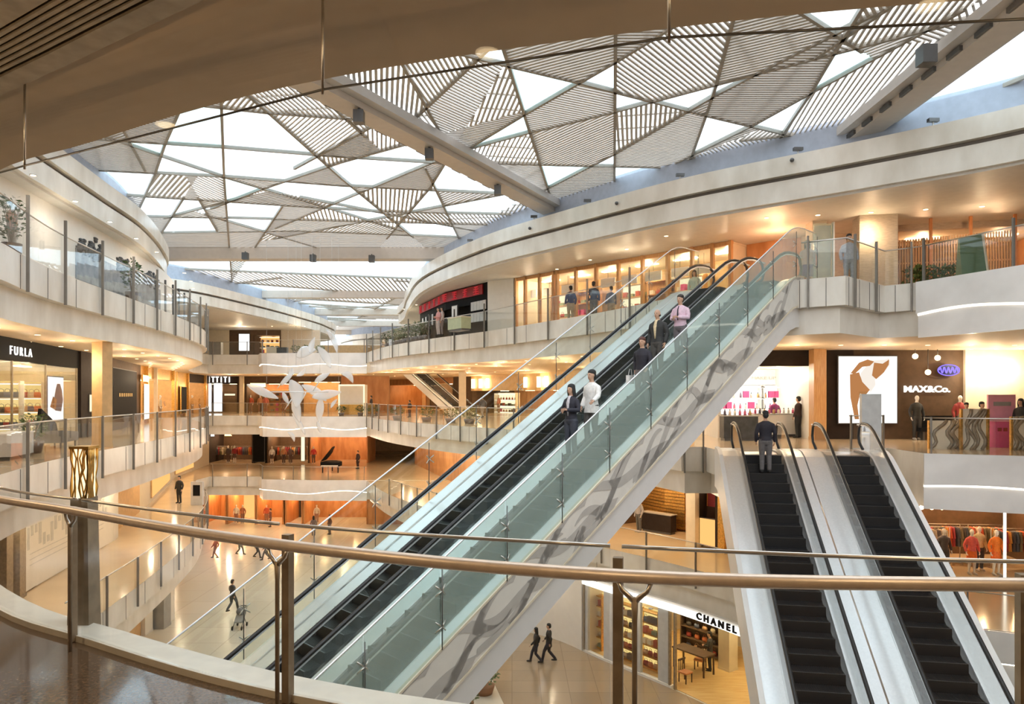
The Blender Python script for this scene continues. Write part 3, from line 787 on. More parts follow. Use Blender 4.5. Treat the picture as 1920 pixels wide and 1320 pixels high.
for f in faces:
    if area(f) < .15: continue
    cx = sum(p[0] for p in f) / len(f); cy = sum(p[1] for p in f) / len(f); px, py = HX + F * cx / cy, HY - F * (ZR - E) / cy
    if not (-150 < px < 2150 and py > -220): pass
    if any(inpoly(f, p) for p in wpts):
        g = MB(); g.prism(f, ZR + .02, ZR + .05); g.build('glass_panel', 'roof_pane_blue' if any(inpoly(f, p) for p in bpts) else 'roof_pane', roof)
    else:
        ang = rr.choice([.0, .45, .9, 1.4, 1.75, 2.2, 2.6]); sp = .15 if cy < 30 else .19
        s = slats(f, ang, sp, sp * rr.choice([.36, .42, .48, .56]), .05)
        if s.v: s.build('louvre_panel', rr.choice(['louvre', 'louvre', 'louvre_dark']), roof)
        if rr.random() < .35:
            ribs = slats(f, ang + PI / 2, 1.1, .05, .04, ZR + .06)
            if ribs.v: ribs.build('louvre_rib', 'roof_bar', roof)
bars = MB()
for a, b in segs: bars.beam((a[0], a[1], ZR), (b[0], b[1], ZR), .09, .12)
bars.build('roof_bar', 'roof_bar', roof)
# far bays: long bars crossing at random, half of the fields glazed
far_faces = [[(-46, 43), (26, 43), (26, 140), (-46, 140)]]; fsegs = []
rr = random.Random(5)
for y in (43, 61, 74, 86, 98, 112, 126): fsegs.append(((-46, y), (26, y + .01)))
for i in range(34):
    x0 = rr.uniform(-40, 22); y0 = rr.uniform(43, 80); an = rr.choice([.12, .3, .55, 1.0, 1.5, 2.0, 2.5, 2.8, -.1]) + rr.uniform(-.1, .1); ln = rr.uniform(14, 34)
    fsegs.append(((x0, y0), (x0 + ln * math.cos(an), y0 + ln * math.sin(an))))
for a, b in fsegs:
    d = (b[0] - a[0], b[1] - a[1]); nf = []
    for f in far_faces:
        c = clipline(f, a, d)
        if c:
            o = min(1, c[1]) - max(0, c[0])
            if o > .4 * (c[1] - c[0]): nf += split(f, a, d); continue
        nf.append(f)
    far_faces = nf
pane = MB(); lou = MB(); loud = MB()
for f in far_faces:
    if area(f) < .4: continue
    cy = sum(p[1] for p in f) / len(f)
    k = rr.random()
    if k < .62: pane.prism(f, ZR + .02, ZR + .05)
    else:
        s = slats(f, rr.choice([0, .5, 1.0, 1.6, 2.2]), .34, .34 * rr.choice([.35, .45, .55]), .05); (lou if k < .85 else loud).add(s.v, s.f)
tag(pane.build('far_glass_panels', 'roof_pane', roof), kind='stuff'); tag(lou.build('far_louvre_panels', 'louvre', roof), kind='stuff'); loud.build('far_louvre_field', 'louvre_dark', roof)
fb_ = MB()
for a, b in fsegs[7:]: fb_.beam((a[0], a[1], ZR), (b[0], b[1], ZR), .12, .14)
fb_.build('far_roof_bars', 'roof_bar', roof)
# the big box beams that hang under the roof
def big_beam(a, b, w, h, label, duct=True):
    t = thing('roof_beam', label, 'beam', ((a[0] + b[0]) / 2, (a[1] + b[1]) / 2, ZR - h)); t['kind'] = 'structure'; del t['category']
    d = Vector((b[0] - a[0], b[1] - a[1], 0)).normalized(); n = Vector((-d.y, d.x, 0))
    m = MB(); m.beam((a[0], a[1], ZR - h / 2), (b[0], b[1], ZR - h / 2), w, h); m.build('box_beam', 'beam_beige', t)
    if duct:
        for sg, mm in ((1, 'beam_grey'), (-1, 'beam_grey')):
            m = MB(); o = n * sg * (w / 2 + .16); m.beam((a[0] + o.x, a[1] + o.y, ZR - h * .42), (b[0] + o.x, b[1] + o.y, ZR - h * .42), .3, h * .5); m.build('side_gutter', mm, t)
        L = math.hypot(b[0] - a[0], b[1] - a[1]); k = 1.
        m = MB()
        while k < L:
            q = Vector((a[0], a[1], 0)) + d * k + n * (w / 2 + .02); m.beam((q.x, q.y, ZR - h * .86), (q.x + d.x * .55, q.y + d.y * .55, ZR - h * .86), .12, .12); k += 1.1
        m.build('bracket_row', 'dark_steel', t)
    return t
big_beam(*beams[0], .75, .55, 'grey box beam crossing the roof left of centre')
big_beam(*beams[1], .75, .55, 'grey box beam crossing the roof at top right')
big_beam((-40, 43.2), (10, 43.2), .9, .7, 'level box beam across the middle of the roof', False)
for y in (61, 74, 86, 98): big_beam((-46, y), (26, y), .7, .6, 'slim cross beam of the far roof', False)
# spotlights on the beams
SPOT = []
def spot_box(p, s, label):
    t = thing('spotlight', label, 'spotlight', (p[0], p[1], p[2] - s), 'spotlights on the roof beams')
    m = MB(); m.box((p[0], p[1], p[2] - s / 2), (s * .8, s * .8, s)); m.build('housing', 'dark_steel', t)
    m = MB(); m.tube([(p[0], p[1], p[2]), (p[0], p[1], p[2] + .08)], .04, 8); m.build('bracket', 'dark_steel', t)
def at_roof(px, py, z): D = (z - E) * F / (HY - py); return ((px - HX) / F * D, D, z)
for px, py, s, lab in ((673, 208, .36, 'black spotlight highest along the left roof beam'), (805, 280, .34, 'black spotlight halfway along the left roof beam'), (933, 349, .34, 'black spotlight lowest along the left roof beam'),
                       (1737, 88, .42, 'big black loudspeaker box on the right roof beam'),
                       (460, 474, .4, 'dark spotlight leftmost under the level roof beam'), (587, 478, .4, 'dark spotlight second from left under the level roof beam'), (697, 479, .4, 'dark spotlight right of centre under the level roof beam')):
    spot_box(at_roof(px, py, ZR - .62), s, lab)
def cam_dome(px, py, D, label):
    p = Vector(((px - HX) / F * D, D, zof(py, D)))
    t = thing('security_camera', label, 'camera', p, 'small cameras on the upper right parapet')
    m = MB(); m.ell(p, (.07, .07, .07)); m.build('dome', 'dark_steel', t)
    m = MB(); m.tube([p, p + Vector((.03, .12, .04))], .035, 8); m.build('mount', 'light_grey', t)
for px, py, lab in ((1485, 300, 'small black camera on the marble parapet nearest the right roof beam'), (1156, 381, 'small black camera on the parapet right of where the left beam lands'), (993, 428, 'small black camera on the parapet left of where the left beam lands')):
    s = hit(PR, px); q, _ = at_s(PR, s); cam_dome(px, py, q[1] - .1, lab)
for px, py in ((1265, 322), (1490, 270), (1745, 222), (1090, 382), (990, 412), (870, 448)):
    s = hit(PR, px); q, tg = at_s(PR, s); z = 9.6; x, y = q[0] - tg[1] * .35, q[1] + tg[0] * .35
    t = thing('floodlight', 'small floodlight on a stalk along the top of the right parapet', 'light', (x, y, z), 'floodlights along the right parapet')
    m = MB(); m.tube([(x, y, z), (x, y, z + .22)], .025, 6); m.build('stalk', 'light_grey', t)
    m = MB(); m.box((x, y, z + .26), (.30, .14, .10)); m.build('lamp_head', 'dark_steel', t)
# ------------------------------------------------------------------ the railing in front of the photographer
GL = cr([(8.5, 4.5), (6.3, 3.72), (4.2, 3.30), (2.38, 3.34), (.52, 3.69), (-1.33, 4.29), (-3.03, 5.22), (-4.75, 6.40), (-8.9, 10.4)], 6)
RL = cr([(8.5, 4.2), (6.2, 3.42), (4.2, 3.03), (2.22, 3.10), (.485, 3.26), (-1.22, 3.91), (-3.08, 5.07), (-4.95, 6.38), (-9.1, 10.3)], 6)
k = MB(); k.ribbon(GL, -.22, .02, 0., .045); struct('trim_9', k, 'kerb_stone')
t = thing('glass_railing', 'curved glass railing with steel handrail in front of the photographer', 'railing', (.5, 3.5, 0))
h = MB(); h.tube([(x, y, 1.0) for x, y in RL], .031, 14); h.build('handrail', 'warm_steel', t)
gj = [hit(GL, p) for p in (1935, 1155, 530, 150)]
gj = sorted([gj[0] - 2.6] + gj + [gj[3] + 2.7, gj[3] + 5])
for a, b in zip(gj, gj[1:]):
    p = sub(GL, a + .03, b - .03)
    g = MB(); g.ribbon(p, -.007, .007, .046, 1.035); g.build('glass_pane', 'glass', t)
    c = MB(); c.tube([(x, y, 1.045) for x, y in p], .011, 6); c.build('top_rail', 'steel', t)
for px, wd in ((1160, .045), (546, .05), (144, .045), (1912, .05)):
    s = hit(GL, px); p, tg = at_s(GL, s); a = math.atan2(tg[1], tg[0])
    m = MB(); m.box((p[0] + tg[1] * -.03, p[1] + tg[0] * .03, .5), (.05, wd, .99), a); m.build('glass_post', 'bronze', t)
for px in (1190, 520, 132, 1985):
    s = hit(RL, px); p, tg = at_s(RL, s)
    m = MB(); m.tube([(p[0], p[1], 0), (p[0], p[1], .80), (p[0], p[1], .905)], [.012, .012, .017], 10); m.build('post', 'bronze', t)
    m = MB()
    for sg in (1, -1):
        q = [(p[0], p[1], .885), (p[0] + tg[0] * .03 * sg, p[1] + tg[1] * .03 * sg, .915), (p[0] + tg[0] * .055 * sg, p[1] + tg[1] * .055 * sg, .935), (p[0] + tg[0] * .075 * sg, p[1] + tg[1] * .075 * sg, .98)]
        m.tube(q, [.014, .013, .012, .01], 8)
    m.build('fork_bracket', 'steel', t)
# bronze lantern pillar just outside the kerb
D = 5.62
pc = Vector((plan(158, D)[0], D, 0))
t = thing('pillar', 'tapered bronze pillar with a golden branch lattice head outside the railing', 'pillar', (pc.x, pc.y, -.6))
m = MB(); m.hexa([(pc.x - .095, pc.y - .09, -.6), (pc.x + .095, pc.y - .09, -.6), (pc.x + .095, pc.y + .09, -.6), (pc.x - .095, pc.y + .09, -.6),
                  (pc.x - .066, pc.y - .07, 1.02), (pc.x + .066, pc.y - .07, 1.02), (pc.x + .066, pc.y + .07, 1.02), (pc.x - .066, pc.y + .07, 1.02)]); m.build('shaft', 'bronze', t)
m = MB(); m.box((pc.x, pc.y, 1.21), (.11, .11, .38)); hd = m.build('lantern_core', 'panel_cream', t)
m = MB(); r_ = random.Random(3)
for fx, fy in ((0, -1), (1, 0), (-1, 0), (0, 1)):
    for i in range(9):
        u = r_.uniform(-.06, .06); zz = 1.02; pts = []
        for j in range(6):
            a = (fx * .066 + (u if fx == 0 else 0), fy * .066 + (u if fy == 0 else 0)); pts.append((pc.x + a[0], pc.y + a[1], zz)); u = max(-.066, min(.066, u + r_.uniform(-.03, .03))); zz += .077
        m.tube(pts, .006, 5)
m.box((pc.x, pc.y, 1.41), (.15, .15, .02)); m.build('branch_lattice', 'gold', t)
m = MB(); m.box((pc.x - .03, pc.y - .12, -.3), (.08, .12, .2)); m.build('wall_bracket', 'dark_steel', t)

# ------------------------------------------------------------------ the ceiling over the photographer
SOF = offset(cut, .25)
z0 = ZA - 1.65
inner = offset(cut, .95)
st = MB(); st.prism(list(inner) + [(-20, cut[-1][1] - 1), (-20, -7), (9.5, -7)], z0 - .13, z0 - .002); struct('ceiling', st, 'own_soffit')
def cp(px, py): return on_z(px, py, z0 - .13)
t = thing('air_grille', 'long dark slotted air grille in the ceiling at top left', 'vent', (-2.2, 3.4, z0 - .14))
o_in = [(-4.4, 4.60), (-2.39, 3.36), (-1.98, 3.10), (-.9, 2.42)]
b = MB(); b.ribbon(o_in, -.10, .30, z0 - .134, z0 - .128); b.build('backing', 'wall_black', t)
for i in range(6):
    b = MB(); b.ribbon(o_in, -.02 + i * .035, -.002 + i * .035, z0 - .165, z0 - .132); b.build('slat', 'bronze', t)
b = MB(); b.ribbon(o_in, -.14, -.04, z0 - .165, z0 - .128); b.ribbon(o_in, .20, .31, z0 - .165, z0 - .128); b.build('frame', 'bronze', t)
# glass smoke curtain hung from the ceiling
SMC = [(x, y) for x, y in ((-5.6, 5.55), (-3.02, 4.245), (-2.66, 3.93), (-1.56, 3.34), (-.775, 2.95), (-.12, 2.69), (.55, 2.52), (1.05, 2.40), (2.6, 2.3))]
zc0 = 3.07
t = thing('smoke_curtain', 'frameless glass smoke curtain hung under the near ceiling', 'glass panel', (-1, 3, zc0))
for a, b in ((0, 2), (2, 4), (4, 6), (6, 8)):
    A, B = SMC[a], SMC[b]; g = MB(); g.ribbon([A, B], -.005, .005, zc0, z0 - .01); g.build('glass_pane', 'glass_curtain', t)
    e = MB(); e.tube([(A[0], A[1], zc0), (B[0], B[1], zc0)], .005, 6); e.build('bottom_trim', 'dark_steel', t)
    m = MB(); m.tube([(B[0], B[1], zc0 - .02), (B[0], B[1], z0)], .006, 6); m.build('hanger', 'steel', t)
def downlight(x, y, z, label, group, r=.06):
    t = thing('downlight', label, 'downlight', (x, y, z - .01), group)
    m = MB(); m.tube([(x, y, z - .012), (x, y, z + .01)], r * 1.25, 16); m.build('rim', 'light_grey', t)
    m = MB(); m.tube([(x, y, z - .016), (x, y, z - .008)], r, 16); m.build('lens', 'light_warm', t)
for px, py, (A, B) in ((313, 231, (SMC[2], SMC[4])), (915, 95, (SMC[4], SMC[6])), (1745, 4, (SMC[6], SMC[8]))):
    v = on_z(px, py, z0 - .13); d = Vector((B[0] - A[0], B[1] - A[1])).normalized(); n = Vector((-d.y, d.x)); q = Vector((v.x - A[0], v.y - A[1])); r2 = q - n * 2 * q.dot(n)
    downlight(A[0] + r2.x, A[1] + r2.y, z0 - .13, 'round warm downlight in the ceiling over the photographer', 'downlights over the photographer')

# ------------------------------------------------------------------ escalators
class Esc:
    """frame of an escalator bank: O = upper nosing of the left skirt, d = way down in plan, n = sideways"""
    def __init__(s, O, d, n, rise, slope=SQ):
        s.O = Vector(O); s.d = Vector((*d, 0)).normalized(); s.n = Vector((*n, 0)).normalized(); s.rise = rise; s.k = slope; s.run = rise / slope
    def P(s, t, w, h=0.):
        zz = -max(0, min(s.run, t)) * s.k
        r = .5                                             # soften the two knees
        for c, sg in ((0., -1), (s.run, 1)):
            u = (t - c) / r
            if abs(u) < 1: zz += sg * s.k * r * (1 - abs(u)) ** 2 / 4
        return s.O + s.d * t + s.n * w + Vector((0, 0, zz + h))
    def line(s, t0, t1, w, h, step=.3):
        n = max(2, int((t1 - t0) / step)); ts = sorted(set([t0 + (t1 - t0) * i / n for i in range(n + 1)]))
        return [s.P(t, w, h) for t in ts]
    def bar(s, mb, t0, t1, w0, w1, h0, h1, mi=0, step=.4):
        n = max(2, int((t1 - t0) / step)); V = []
        for i in range(n + 1):
            t = t0 + (t1 - t0) * i / n
            V += [s.P(t, w0, h0), s.P(t, w1, h0), s.P(t, w1, h1), s.P(t, w0, h1)]
        Fc = []
        for i in range(n):
            a = i * 4; b = a + 4
            for k in range(4): Fc.append((a + k, b + k, b + (k + 1) % 4, a + (k + 1) % 4))
        Fc += [(0, 1, 2, 3), tuple(n * 4 + k for k in (3, 2, 1, 0))]
        mb.add(V, Fc, mi); return mb
def escalator(B, w0, w1, name, label, group=None, deck_l=(0, 0), deck_r=(0, 0), t_end=None, railing_h=.92, sides=(True, True), glassm='glass_green', truss=True, deckm='bright_steel', stepm='step_black', post_glass=True):
    """one moving stair between the sideways stations w0..w1 (step width)"""
    tE = t_end or B.run + 1.2
    t = thing(name, label, 'escalator', B.P(B.run, (w0 + w1) / 2), group)
    depth = .405; nst = int(min(tE, B.run) / depth)
    # step prototype in world axes
    def step_mesh(k):
        tt = k * depth; mb = MB(); z = -(tt * B.k) - .02
        q = lambda a, w, h: B.O + B.d * a + B.n * w + Vector((0, 0, h))
        mb.hexa([q(tt, w0, z - .26), q(tt, w1, z - .26), q(tt + depth, w1, z - .26), q(tt + depth, w0, z - .26), q(tt, w0, z), q(tt, w1, z), q(tt + depth, w1, z), q(tt + depth, w0, z)])
        g = 24
        for i in range(g):
            wa = w0 + (w1 - w0) * (i + .2) / g; wb = w0 + (w1 - w0) * (i + .7) / g
            mb.hexa([q(tt, wa, z), q(tt, wb, z), q(tt + depth, wb, z), q(tt + depth, wa, z), q(tt, wa, z + .008), q(tt, wb, z + .008), q(tt + depth, wb, z + .008), q(tt + depth, wa, z + .008)])
        mb.hexa([q(tt + depth - .03, w0, z + .002), q(tt + depth - .03, w1, z + .002), q(tt + depth, w1, z + .002), q(tt + depth, w0, z + .002), q(tt + depth - .03, w0, z + .011), q(tt + depth - .03, w1, z + .011), q(tt + depth, w1, z + .011), q(tt + depth, w0, z + .011)], 1)
        return mb
    s0 = step_mesh(0).build('step', [stepm, 'step_edge'], t)
    for k in range(1, nst + 1):
        c = s0.copy(); COL.objects.link(c); c.location = B.d * (k * depth) + Vector((0, 0, -k * depth * B.k))
    m = MB(); B.bar(m, -1.9, 0., w0, w1, -.06, -.012); m.build('comb_plate', 'steel', t)
    for sd, ww in ((-1, w0), (1, w1)):
        if sides[0 if sd < 0 else 1]:
            wg = ww + sd * .13
            m = MB(); B.bar(m, -.9, tE, wg - .006, wg + .006, .10, railing_h - .03); m.build('balustrade_pane', glassm, t)
            # moving handrail: rounded newel at the head, then down the slope
            pts = [B.P(-.75, wg, .12), B.P(-1.12, wg, .30), B.P(-1.22, wg, railing_h * .55), B.P(-1.12, wg, railing_h - .12), B.P(-.85, wg, railing_h)] + B.line(-.6, tE, wg, railing_h)
            m = MB(); m.tube(pts, .042, 10); m.build('handrail', 'rubber', t)
            m = MB(); B.bar(m, -1.3, tE, wg - .025, wg + .025, railing_h - .075, railing_h - .035); m.build('handrail_guide', 'bright_steel', t)
            m = MB(); B.bar(m, -1.3, tE, min(ww, ww + sd * .10), max(ww, ww + sd * .10), -.12, .05); m.build('skirt', 'dark_steel', t)
    for (a, b), lab in ((deck_l, 'l'), (deck_r, 'r')):
        if b > a:
            m = MB(); B.bar(m, -1.0, tE, a, b, -.02, .10); m.build('deck', deckm, t)
    if truss:
        m = MB(); B.bar(m, -1.0, tE, w0 - .1, w1 + .1, -1.0, -.32); m.build('truss', 'stringer_plain', t)
    return t
# the long bank, two storeys down across the void
EA = Esc((8.55, 21.75, ZA), (-.712, -.702), (-.702, .712), ZA - ZC)
escalator(EA, .47, 1.47, 'escalator', 'long escalator carrying people, nearer lane of the pair crossing the void', None, (.06, .37), (1.57, 2.12), t_end=19.5)
escalator(EA, 2.28, 3.28, 'escalator', 'long escalator with empty black steps, farther lane of the pair crossing the void', None, (0, 0), (3.38, 3.86), t_end=19.5)
t = thing('escalator_cladding', 'pale cladding of the long escalator with grey branch pattern', 'cladding', EA.P(19, 0, -2))
m = MB(); EA.bar(m, -.6, 19.6, -.02, .05, -.74, .12); sg = m.build('side_panel', 'stringer', t)
m = MB(); EA.bar(m, -.6, 19.6, .05, .12, -1.40, -.76); EA.bar(m, -.6, 19.6, .12, 3.9, -1.40, -1.33); EA.bar(m, -.6, 19.6, 3.8, 3.9, -1.40, .1); m.build('soffit_panel', 'stringer_plain', t)
m = MB(); EA.bar(m, -.6, 19.6, -.035, .03, -.78, -.73); m.build('edge_line', 'wall_cream', t)
m = MB(); EA.bar(m, -.6, 19.6, -.035, .06, .12, .16); m.build('top_trim', 'wall_cream', t)
# grey branches inlaid in the side panel
r_ = random.Random(21); m = MB()
def stroke(pts, wd):
    V = []; n = len(pts)
    for i, (a, h) in enumerate(pts):
        a0, h0 = pts[max(i - 1, 0)]; a1, h1 = pts[min(i + 1, n - 1)]; l = math.hypot(a1 - a0, h1 - h0) or 1
        nx, nh = -(h1 - h0) / l, (a1 - a0) / l
        for sd in (1, -1):
            hh = max(-.72, min(.10, h + nh * sd * wd[i])); q = EA.P(a + nx * sd * wd[i], -.024, hh); V += [q, q - EA.n * .004]
    Fc = []
    for i in range(n - 1):
        a = i * 4; b = a + 4
        Fc += [(a + 1, b + 1, b + 3, a + 3), (a, a + 2, b + 2, b), (a, b, b + 1, a + 1), (a + 2, a + 3, b + 3, b + 2)]
    m.add(V, Fc, 0)
for i in range(19):
    a0 = -.3 + i * 1.02; a1 = a0 + r_.uniform(2.2, 3.2); up = i % 2; n = 22
    h0 = -.74 if up else .12; h1 = .10 if up else -.72; am = r_.uniform(.10, .2)
    pts = [(a0 + (a1 - a0) * k / n, h0 + (h1 - h0) * (.5 - .5 * math.cos(PI * k / n)) + am * math.sin(2.4 * PI * k / n)) for k in range(n + 1)]
    stroke(pts, [.15 - .08 * k / n for k in range(n + 1)])
    for j in range(3):
        k0 = r_.randint(3, 18); p = pts[k0]; sgn = r_.choice([1, -1]); ln = r_.uniform(.6, 1.2); cv = r_.choice([1, -1]) * r_.uniform(.25, .5)
        stroke([(p[0] + sgn * ln * u / 14, p[1] + cv * math.sin(u / 14 * 2.2)) for u in range(15)], [.09 * (1 - u / 14) ** .6 + .012 for u in range(15)])
m.build('branch_pattern', 'pattern_grey', sg)
# tall glass screens either side of the long bank
def screen(w, h, label, gm, t1=18.6, rods=True, base=.12, tilt=0.):
    t = thing('glass_screen', label, 'glass screen', EA.P(18, w))
    pl = 1.52; k = -1.5
    while k < t1:
        b = min(k + pl, t1)
        g = MB(); EA.bar(g, k + .012, b - .012, w - .007, w + .007, base, h); g.build('glass_pane', gm, t)
        if rods:
            sd = -1 if w < 1 else 1
            q0 = EA.P(k, w + sd * .05, base + .02); q1 = EA.P(k, w + sd * .05, h - .1)
            r = MB(); r.tube([q0, q1], .011, 6); rod = r.build('tie_rod', 'dark_steel', t)
            for f in (.28, .72):
                q = q0.lerp(q1, f); c = MB()
                for du, dh in ((.11, .09), (-.11, .09), (.11, -.09), (-.11, -.09)): c.tube([q, q + EA.d * du + Vector((0, 0, dh)) - EA.n * sd * .05], .013, 5)
                c.build('spider_bracket', 'steel', t)
        k += pl
    r = MB(); r.tube(EA.line(-1.5, t1, w, h + .01), .018, 6); r.build('top_rail', 'bright_steel', t)
    return t
screen(0.0, 1.62, 'tall pale green glass screen along the near side of the long escalator', 'glass_frost')
screen(4.15, 1.62, 'tall glass screen along the far side of the long escalator', 'glass_green')
m = MB(); EA.bar(m, -.6, 19.3, 3.88, 4.22, -.2, .11); tag(m.build('screen_base', 'bright_steel'), 'white metal sill between the far escalator lane and its glass screen', 'sill')
# the twin stairs at the right
EB = Esc((7.02, 22.3, ZB), (-.175, -.985), (.985, -.175), ZB - ZC)
escalator(EB, .07, 1.19, 'escalator', 'escalator at right with a man in a dark jacket riding it', None, (-.5, -.03), (1.29, 1.86), t_end=10.2, glassm='glass')
escalator(EB, 2.56, 3.68, 'escalator', 'empty escalator with black steps nearest the large lightbox', None, (1.9, 2.46), (3.78, 4.22), t_end=10.2, glassm='glass')
for w0, w1, lab in ((-.62, -.5, 'white side cladding left of the twin escalators'), (4.22, 4.36, 'white side cladding right of the twin escalators')):
    m = MB(); EB.bar(m, -1., 10.2, w0, w1, -1.15, .14); solo('escalator_cladding', m, 'stringer_plain', lab, 'cladding')
# ------------------------------------------------------------------ shop walls round the atrium
WLB = [(-14.0, 15), (-15.9, 22.3), (-19, 33), (-23.6, 46), (-27.8, 61), (-29.5, 70)]
WLA = offset(LEFTV, 1.7)
WLC = [(-16, 18), (-18.1, 26.7), (-19.8, 35), (-24, 48), (-29, 62), (-31, 74)]
WLG = [(-14.5, 18), (-16.2, 26), (-18, 34), (-22, 45), (-28, 58), (-31, 69)]
WRA = [(-9.5, 62), (-8.4, 57.5), (-6.6, 51), (-4, 44), (-1.25, 39.9), (.15, 38.8), (4, 34.5), (8.6, 29.6), (10.2, 27.9), (12.2, 27.2), (16, 26.2), (24, 24.5)]
WRB = [(-18, 92), (-13, 86), (-4.1, 72), (2.2, 62), (6, 50), (8.2, 40), (10.6, 33), (12.3, 29.6), (16, 29.6), (26, 29.6)]
WRC = [(-10, 74), (-2, 50), (3, 42), (6, 36.5), (8.7, 33.7), (11, 31), (14.8, 29.2), (26, 28)]
WG = [(-8, 69), (-7, 56), (-4, 43)] + [p for p in offset(RCs[:-2], .12) if p[1] < 41.5]
FA = [(-48, 70), (2, 70)]; FB = [(-48, 72), (-12, 72)]; FC = [(-48, 75), (6, 75)]; FG = [(-48, 69), (-4, 69)]

def wallp(path, p0, p1, z0, z1, m, off=0., th=.15, name='wall_shop', struct_=True, parent=None, seg=False):
    s = sub(path, hit(path, p0), hit(path, p1)); mb = MB(); mb.ribbon(s, off, off + th, z0, z1)
    if struct_: return struct(name, mb, m)
    return mb.build(name, m, parent)
def mid(path, p0, p1, off=0.):
    a, b = hit(path, p0), hit(path, p1); p, t = at_s(path, (a + b) / 2); return Vector((p[0] - t[1] * off, p[1] + t[0] * off)), t
def sited(path, px, off):
    """point on the wall seen in column px, off metres in front (-) or behind (+), and the wall's angle"""
    q = offset(path, off); p, t = at_s(q, hit(q, px)); return (p[0], p[1]), math.atan2(t[1], t[0])
SHOPN = [0]
def shop(path, p0, p1, z0, z1, zs, depth, back='wall_warm', side='wall_warm', head='wall_dark', power=40, lcol=(1, .7, .4), wall='wall_right', floor=None, lightm='light_warm', nl=2):
    a, b = sorted((hit(path, p0), hit(path, p1))); f = sub(path, a, b)
    mb = MB(); mb.ribbon(f, depth, depth + .1, z0, zs); struct(wall, mb, back)
    bk = offset(f, depth); mb = MB()
    for i, j in ((0, 1), (-1, -2)):
        l = math.hypot(f[j][0] - f[i][0], f[j][1] - f[i][1]) or 1; ux, uy = (f[j][0] - f[i][0]) / l * .09, (f[j][1] - f[i][1]) / l * .09
        mb.beam((f[i][0] + ux, f[i][1] + uy, (z0 + zs) / 2), (bk[i][0] + ux, bk[i][1] + uy, (z0 + zs) / 2), .12, zs - z0)
    struct(wall, mb, side)
    mb = MB(); mb.ribbon(f, -.05, .15, z1, zs); struct(wall, mb, head)
    mb = MB(); mb.prism(f + bk[::-1], z1 + .02, z1 + .08); struct('ceiling', mb, 'wall_cream')
    if floor: mb = MB(); mb.prism(f + bk[::-1], z0 + .002, z0 + .02); struct('floor', mb, floor)
    L = lens(f)[-1]
    for i in range(nl):
        p, t = at_s(f, L * (i + .5) / nl); c = (p[0] - t[1] * depth * .5, p[1] + t[0] * depth * .5)
        m = MB(); m.box((c[0], c[1], z1 + .0), (min(1.2, L / nl * .7), .25, .04), math.atan2(t[1], t[0]))
        tag(m.build('ceiling_light', lightm), 'recessed bright strip light in a shop ceiling', 'light', 'strip lights in the shop ceilings')
        lamp(c[0], c[1], z1 - .3, power, lcol, 0.)
    return f, bk

class Proto:
    def __init__(s, root): s.root = root; s.used = False
    def put(s, loc, rz, label, cat, group=None):
        if not s.used: r = s.root; s.used = True; r.location = loc; r['label'] = label
        else: r = clone(s.root, loc, label)
        r.rotation_euler = (0, 0, rz); r['category'] = cat
        if group: r['group'] = group
        elif 'group' in r: del r['group']
        return r
def p_bag(c):
    t = thing('handbag', 'x', 'bag'); m = MB(); m.stack([(0, 0, 0, .15, .06), (.12, 0, 0, .155, .065), (.2, 0, 0, .12, .04)], 12); m.build('body', colmat(c, .4), t)
    m = MB(); m.tube([(-.08, 0, .19), (-.07, 0, .28), (0, 0, .31), (.07, 0, .28), (.08, 0, .19)], .009, 6); m.build('handle', colmat(tuple(v * .6 for v in c), .4), t); return Proto(t)
BAGS = [p_bag(c) for c in ((.35, .05, .04), (.06, .05, .05), (.55, .33, .18), (.65, .55, .42), (.10, .12, .2), (.6, .18, .08))]
def p_box(c, d):
    m = MB(); m.box((0, 0, d[2] / 2), d); m.box((0, 0, d[2] * .97), (d[0] * 1.02, d[1] * 1.02, d[2] * .12)); o = m.build('gift_box', colmat(c)); tag(o, 'x', 'box'); return Proto(o)
BOXES = [p_box(c, d) for c, d in (((.5, .06, .2), (.25, .2, .3)), ((.12, .09, .08), (.3, .2, .24)), ((.7, .62, .5), (.22, .2, .2)), ((.25, .3, .2), (.3, .22, .16)), ((.45, .1, .06), (.2, .2, .26)))]
def p_bottle(c):
    t = thing('bottle', 'x', 'bottle'); m = MB(); m.tube([(0, 0, 0), (0, 0, .14), (0, 0, .17), (0, 0, .19)], [.05, .05, .03, .022], 10); m.build('body', colmat(c, .2), t)
    m = MB(); m.tube([(0, 0, .19), (0, 0, .24)], .024, 8); m.build('cap', colmat((.05, .05, .05), .3), t); return Proto(t)
BOTT = [p_bottle(c) for c in ((.6, .12, .2), (.75, .6, .5), (.15, .12, .16), (.8, .76, .7), (.5, .3, .12))]
def p_shirt(c):
    t = thing('garment', 'x', 'clothes'); m = MB()
    m.hexa([(-.22, -.05, -.85), (.22, -.05, -.85), (.22, .05, -.85), (-.22, .05, -.85), (-.2, -.03, -.06), (.2, -.03, -.06), (.2, .03, -.06), (-.2, .03, -.06)])
    for s in (1, -1): m.hexa([(s * .2, -.03, -.3), (s * .31, -.03, -.5), (s * .31, .03, -.5), (s * .2, .03, -.3), (s * .2, -.03, -.06), (s * .27, -.03, -.34), (s * .27, .03, -.34), (s * .2, .03, -.06)])
    m.build('cloth', colmat(c), t)
    m = MB(); m.tube([(-.18, 0, -.08), (0, 0, -.02), (.18, 0, -.08)], .008, 5); m.tube([(0, 0, -.02), (0, 0, .05), (.03, 0, .06)], .006, 5); m.build('hanger', 'dark_steel', t); return Proto(t)
CLOTH = [p_shirt(c) for c in ((.65, .10, .04), (.6, .5, .38), (.12, .10, .10), (.4, .06, .08), (.25, .2, .12), (.75, .35, .08), (.1, .12, .16))]

